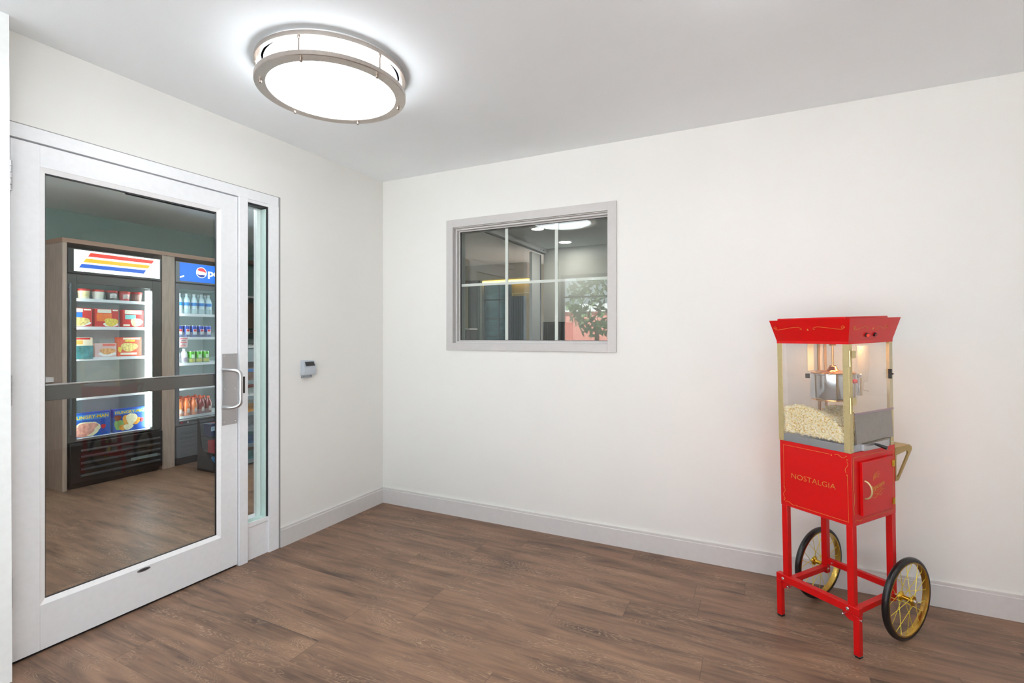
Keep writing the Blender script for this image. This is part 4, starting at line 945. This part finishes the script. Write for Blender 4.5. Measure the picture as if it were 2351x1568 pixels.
WAT = mat('water_bottle_plastic', (206, 228, 234), .12, spec=.8); CLR = paper('clear_cap', (226, 234, 238)); BLB = paper('blue_bottle_label', (40, 130, 206), noise=.3, nscale=60)
proto = bottle('water_bottle', 'clear water bottle with blue label, front row left end of top cooler shelf', (BX, .028, 1.483), 'water bottles on the top cooler shelf', WAT, CLR, BLB)
for r_ in range(2):
    for k in range(5):
        if r_ == k == 0: continue
        dup(proto, (BX-.070*r_, .028+.074*k, 1.483), 0, f'clear water bottle with blue label, {ORD[r_]} row, {ORD[k]} from the left on top cooler shelf')
ORJ = mat('orange_drink', (224, 122, 66), .12, spec=.8); OCAP = paper('orange_cap', (246, 112, 70)); JLB = paper('silver_bottle_label', (226, 206, 196), noise=.25, nscale=50); REDJ = mat('dark_red_drink', (146, 62, 60), .12, spec=.8)
proto = bottle('sports_drink_bottle', 'orange sports drink bottle, front row left end of bottom cooler shelf', (BX, .026, .458), 'orange and red drink bottles on the bottom cooler shelf', ORJ, OCAP, None, h=.178, r=.034)
decal(proto, .0345, .030, .075, -.35, .5, JLB, 'emblem')
proto2 = bottle('sports_drink_bottle', 'dark red sports drink bottle, front row fourth from the left on bottom cooler shelf', (BX, .026+.222, .458), 'orange and red drink bottles on the bottom cooler shelf', REDJ, OCAP, None, h=.178, r=.034)
decal(proto2, .0345, .030, .075, -.35, .5, JLB, 'emblem')
for r_ in range(4):
    for k in range(5):
        if (r_, k) in ((0, 0), (0, 3)): continue
        red_ = k >= 3
        dup(proto2 if red_ else proto, (BX-.072*r_, .026+.074*k, .458), 0, f"{'dark red' if red_ else 'orange'} sports drink bottle, {ORD[r_]} row, {ORD[k]} from the left on bottom cooler shelf")
WB = mat('white_bottle', (238, 236, 240), .25)
for k in range(2):
    t = bottle('milk_bottle', f'white plastic drink bottle, {ORD[k]} from the left on third cooler shelf', (BX, .006+.070*k, .988), 'white bottles on the third cooler shelf', WB, paper('white_cap', (232, 230, 236)), None, h=.150)
    decal(t, .0335, .018, .062, -.7, .7, paper('lilac_label', (200, 170, 196), noise=.3), 'label')
pc_ = thing('price_card', 'small pale pink price card clipped under the blue cans in the cooler', 'card', (-2.578, .004, 1.150))
M().box(-.001, .001, 0, .082, 0, .100).build('card', mat('pale_pink_card', (206, 186, 188), .4), pc_, bevel=.0005)
for k, (a, b_) in enumerate(((.006, .076), (.02, .06), (.012, .07), (.025, .055), (.01, .06))):
    M().box(.001, .0016, a, b_, .083-k*.018, .091-k*.018).build('print_line', mat('red_print', (206, 90, 96), .5) if k % 2 == 0 else mat('grey_print', (130, 120, 122), .5), pc_, smooth=0)

# ---- snack stand, brochure rack, wall unit on the far right (seen past the door stile and in the sidelight)
ss = thing('snack_display', 'low dark display of blue and red snack boxes in front of the drinks cooler', 'display', (-2.02, .04, 0))
M().prism([(-.16, 0), (.16, 0), (.16, .04), (-.10, .22), (-.13, .46), (-.16, .49)], -.105, -.099, 'y').build('side_panel', BLACK, ss, smooth=0)
M().prism([(-.16, 0), (.16, 0), (.16, .04), (-.10, .22), (-.13, .46), (-.16, .49)], .095, .101, 'y').build('side_panel', BLACK, ss, smooth=0)
for z, x1 in ((.02, .15), (.17, .10), (.32, .04)): M().box(-.15, x1, -.099, .095, z, z+.008).build('shelf', BLACK, ss, smooth=0)
rg2 = random.Random(11)
SN = [('blue', (34, 66, 116)), ('light blue', (60, 110, 150)), ('red', (140, 40, 50)), ('navy', (26, 40, 74))]
for lv_, (z, x1) in enumerate(((.028, .145), (.178, .095), (.328, .035))):
    for k in range(3):
        nm, rgb = SN[(lv_+k*3+1) % 4]
        t = thing('snack_box', f'{nm} snack box, {ORD[k]} from the left on the {["bottom", "middle", "top"][lv_]} tier of the low display', 'snack box', (-2.02+x1-.06, .04-.068+.064*k, z+.0005), group='snack boxes on the low display')
        M().box(-.05, .05, -.029, .029, 0, .115).build('carton', paper('snack_'+nm.replace(' ', '_'), rgb, noise=.2, nscale=30), t, bevel=.001)
        M().box(.0501, .0508, -.024, .024, .05, .09).build('front_label', paper('snack_label', (150, 176, 196), noise=.4, nscale=60), t, smooth=0)
ah = thing('leaflet_holder', 'clear acrylic leaflet holder standing on the floor by the snack display', 'holder', (-1.80, -.06, 0))
M().box(-.04, .04, -.035, .035, 0, .004).box(-.002, .001, -.035, .035, .004, .29).box(.03, .033, -.035, .035, .004, .20).build('holder', glassmat('acrylic_holder', (.93, .95, .96), 1.45, haze=.10), ah, smooth=0)
M().box(.004, .026, -.032, .032, .005, .24).build('leaflets', paper('leaflet_blue', (70, 96, 116), noise=.4, nscale=40), ah, smooth=0)
br = thing('magazine_rack', 'tall tiered rack of colourful magazines visible through the sidelight', 'magazine rack', (-2.02, .485, 0))
M().box(-.10, -.09, -.33, .33, 0, 1.00).box(-.10, .13, -.335, -.33, 0, .99).box(-.10, .13, .33, .335, 0, .99).build('frame', mat('dark_rack', (52, 50, 54), .4), br, smooth=0)
m = M()
for k in range(6): m.box(-.09, .12, -.33, .33, .02+k*.155, .026+k*.155).box(.115, .12, -.33, .33, .026+k*.155, .056+k*.155)
m.build('rack_shelves', mat('clear_grey_tray', (120, 130, 138), .3), br, smooth=0)
PALN = [('white', (214, 212, 210)), ('red', (176, 60, 60)), ('blue', (60, 100, 150)), ('orange', (206, 140, 70)), ('brown', (110, 84, 72)), ('teal', (70, 130, 136)), ('grey', (140, 140, 150))]
for lv_ in range(6):
    for k in range(6):
        nm, rgb = PALN[(lv_*3+k*5+lv_*k) % 7]
        t = thing('magazine', f'{nm} magazine, {ORD[k]} from the left on the {["lowest", "second", "third", "fourth", "fifth", "topmost"][lv_]} tier of the rack', 'magazine', (-2.02+.07, .485-.272+.109*k, .0265+lv_*.155), (0, -.14, 0), 'magazines in the tiered rack')
        M().box(-.006, .006, -.050, .050, 0, .148).build('cover', paper('magazine_'+nm, rgb, noise=.35, nscale=26), t, smooth=0)
        nm2, rgb2 = PALN[(lv_+k+3) % 7]
        M().box(.0061, .0068, -.044, .044, .105, .138).build('masthead', paper('magazine_'+nm2, rgb2, noise=.35, nscale=26), t, smooth=0)
wc = thing('wall_unit', 'brown framed wall unit with white shelf on the sage market wall', 'wall unit', (-3.262, 1.02, 0))
m = M().frame(-.10, .50, 1.30, 2.2, .035, 0, .16, 'x').build('frame', mat('dark_brown_wood', (112, 84, 66), .5, noise=.15, nscale=8, stretch=(6, 6, .7)), wc, smooth=0)
M().box(0, .18, -.14, .54, 1.735, 1.757).build('white_shelf', MATS['white_worktop'], wc, smooth=0)
M().box(.01, .05, .10, .32, 1.36, 1.68).build('brown_panel', MATS['dark_brown_wood'], wc, smooth=0)
dk = thing('service_counter', 'pale blue grey counter front with white top behind the magazine rack', 'counter', (-2.85, .95, 0))
M().box(-.3, .3, -.25, .5, 0, 1.13).build('body', mat('pale_blue_grey_front', (176, 190, 196), .4), dk, smooth=0)
M().box(-.32, .32, -.26, .5, 1.13, 1.16).build('counter_top', MATS['white_worktop'], dk, smooth=0)
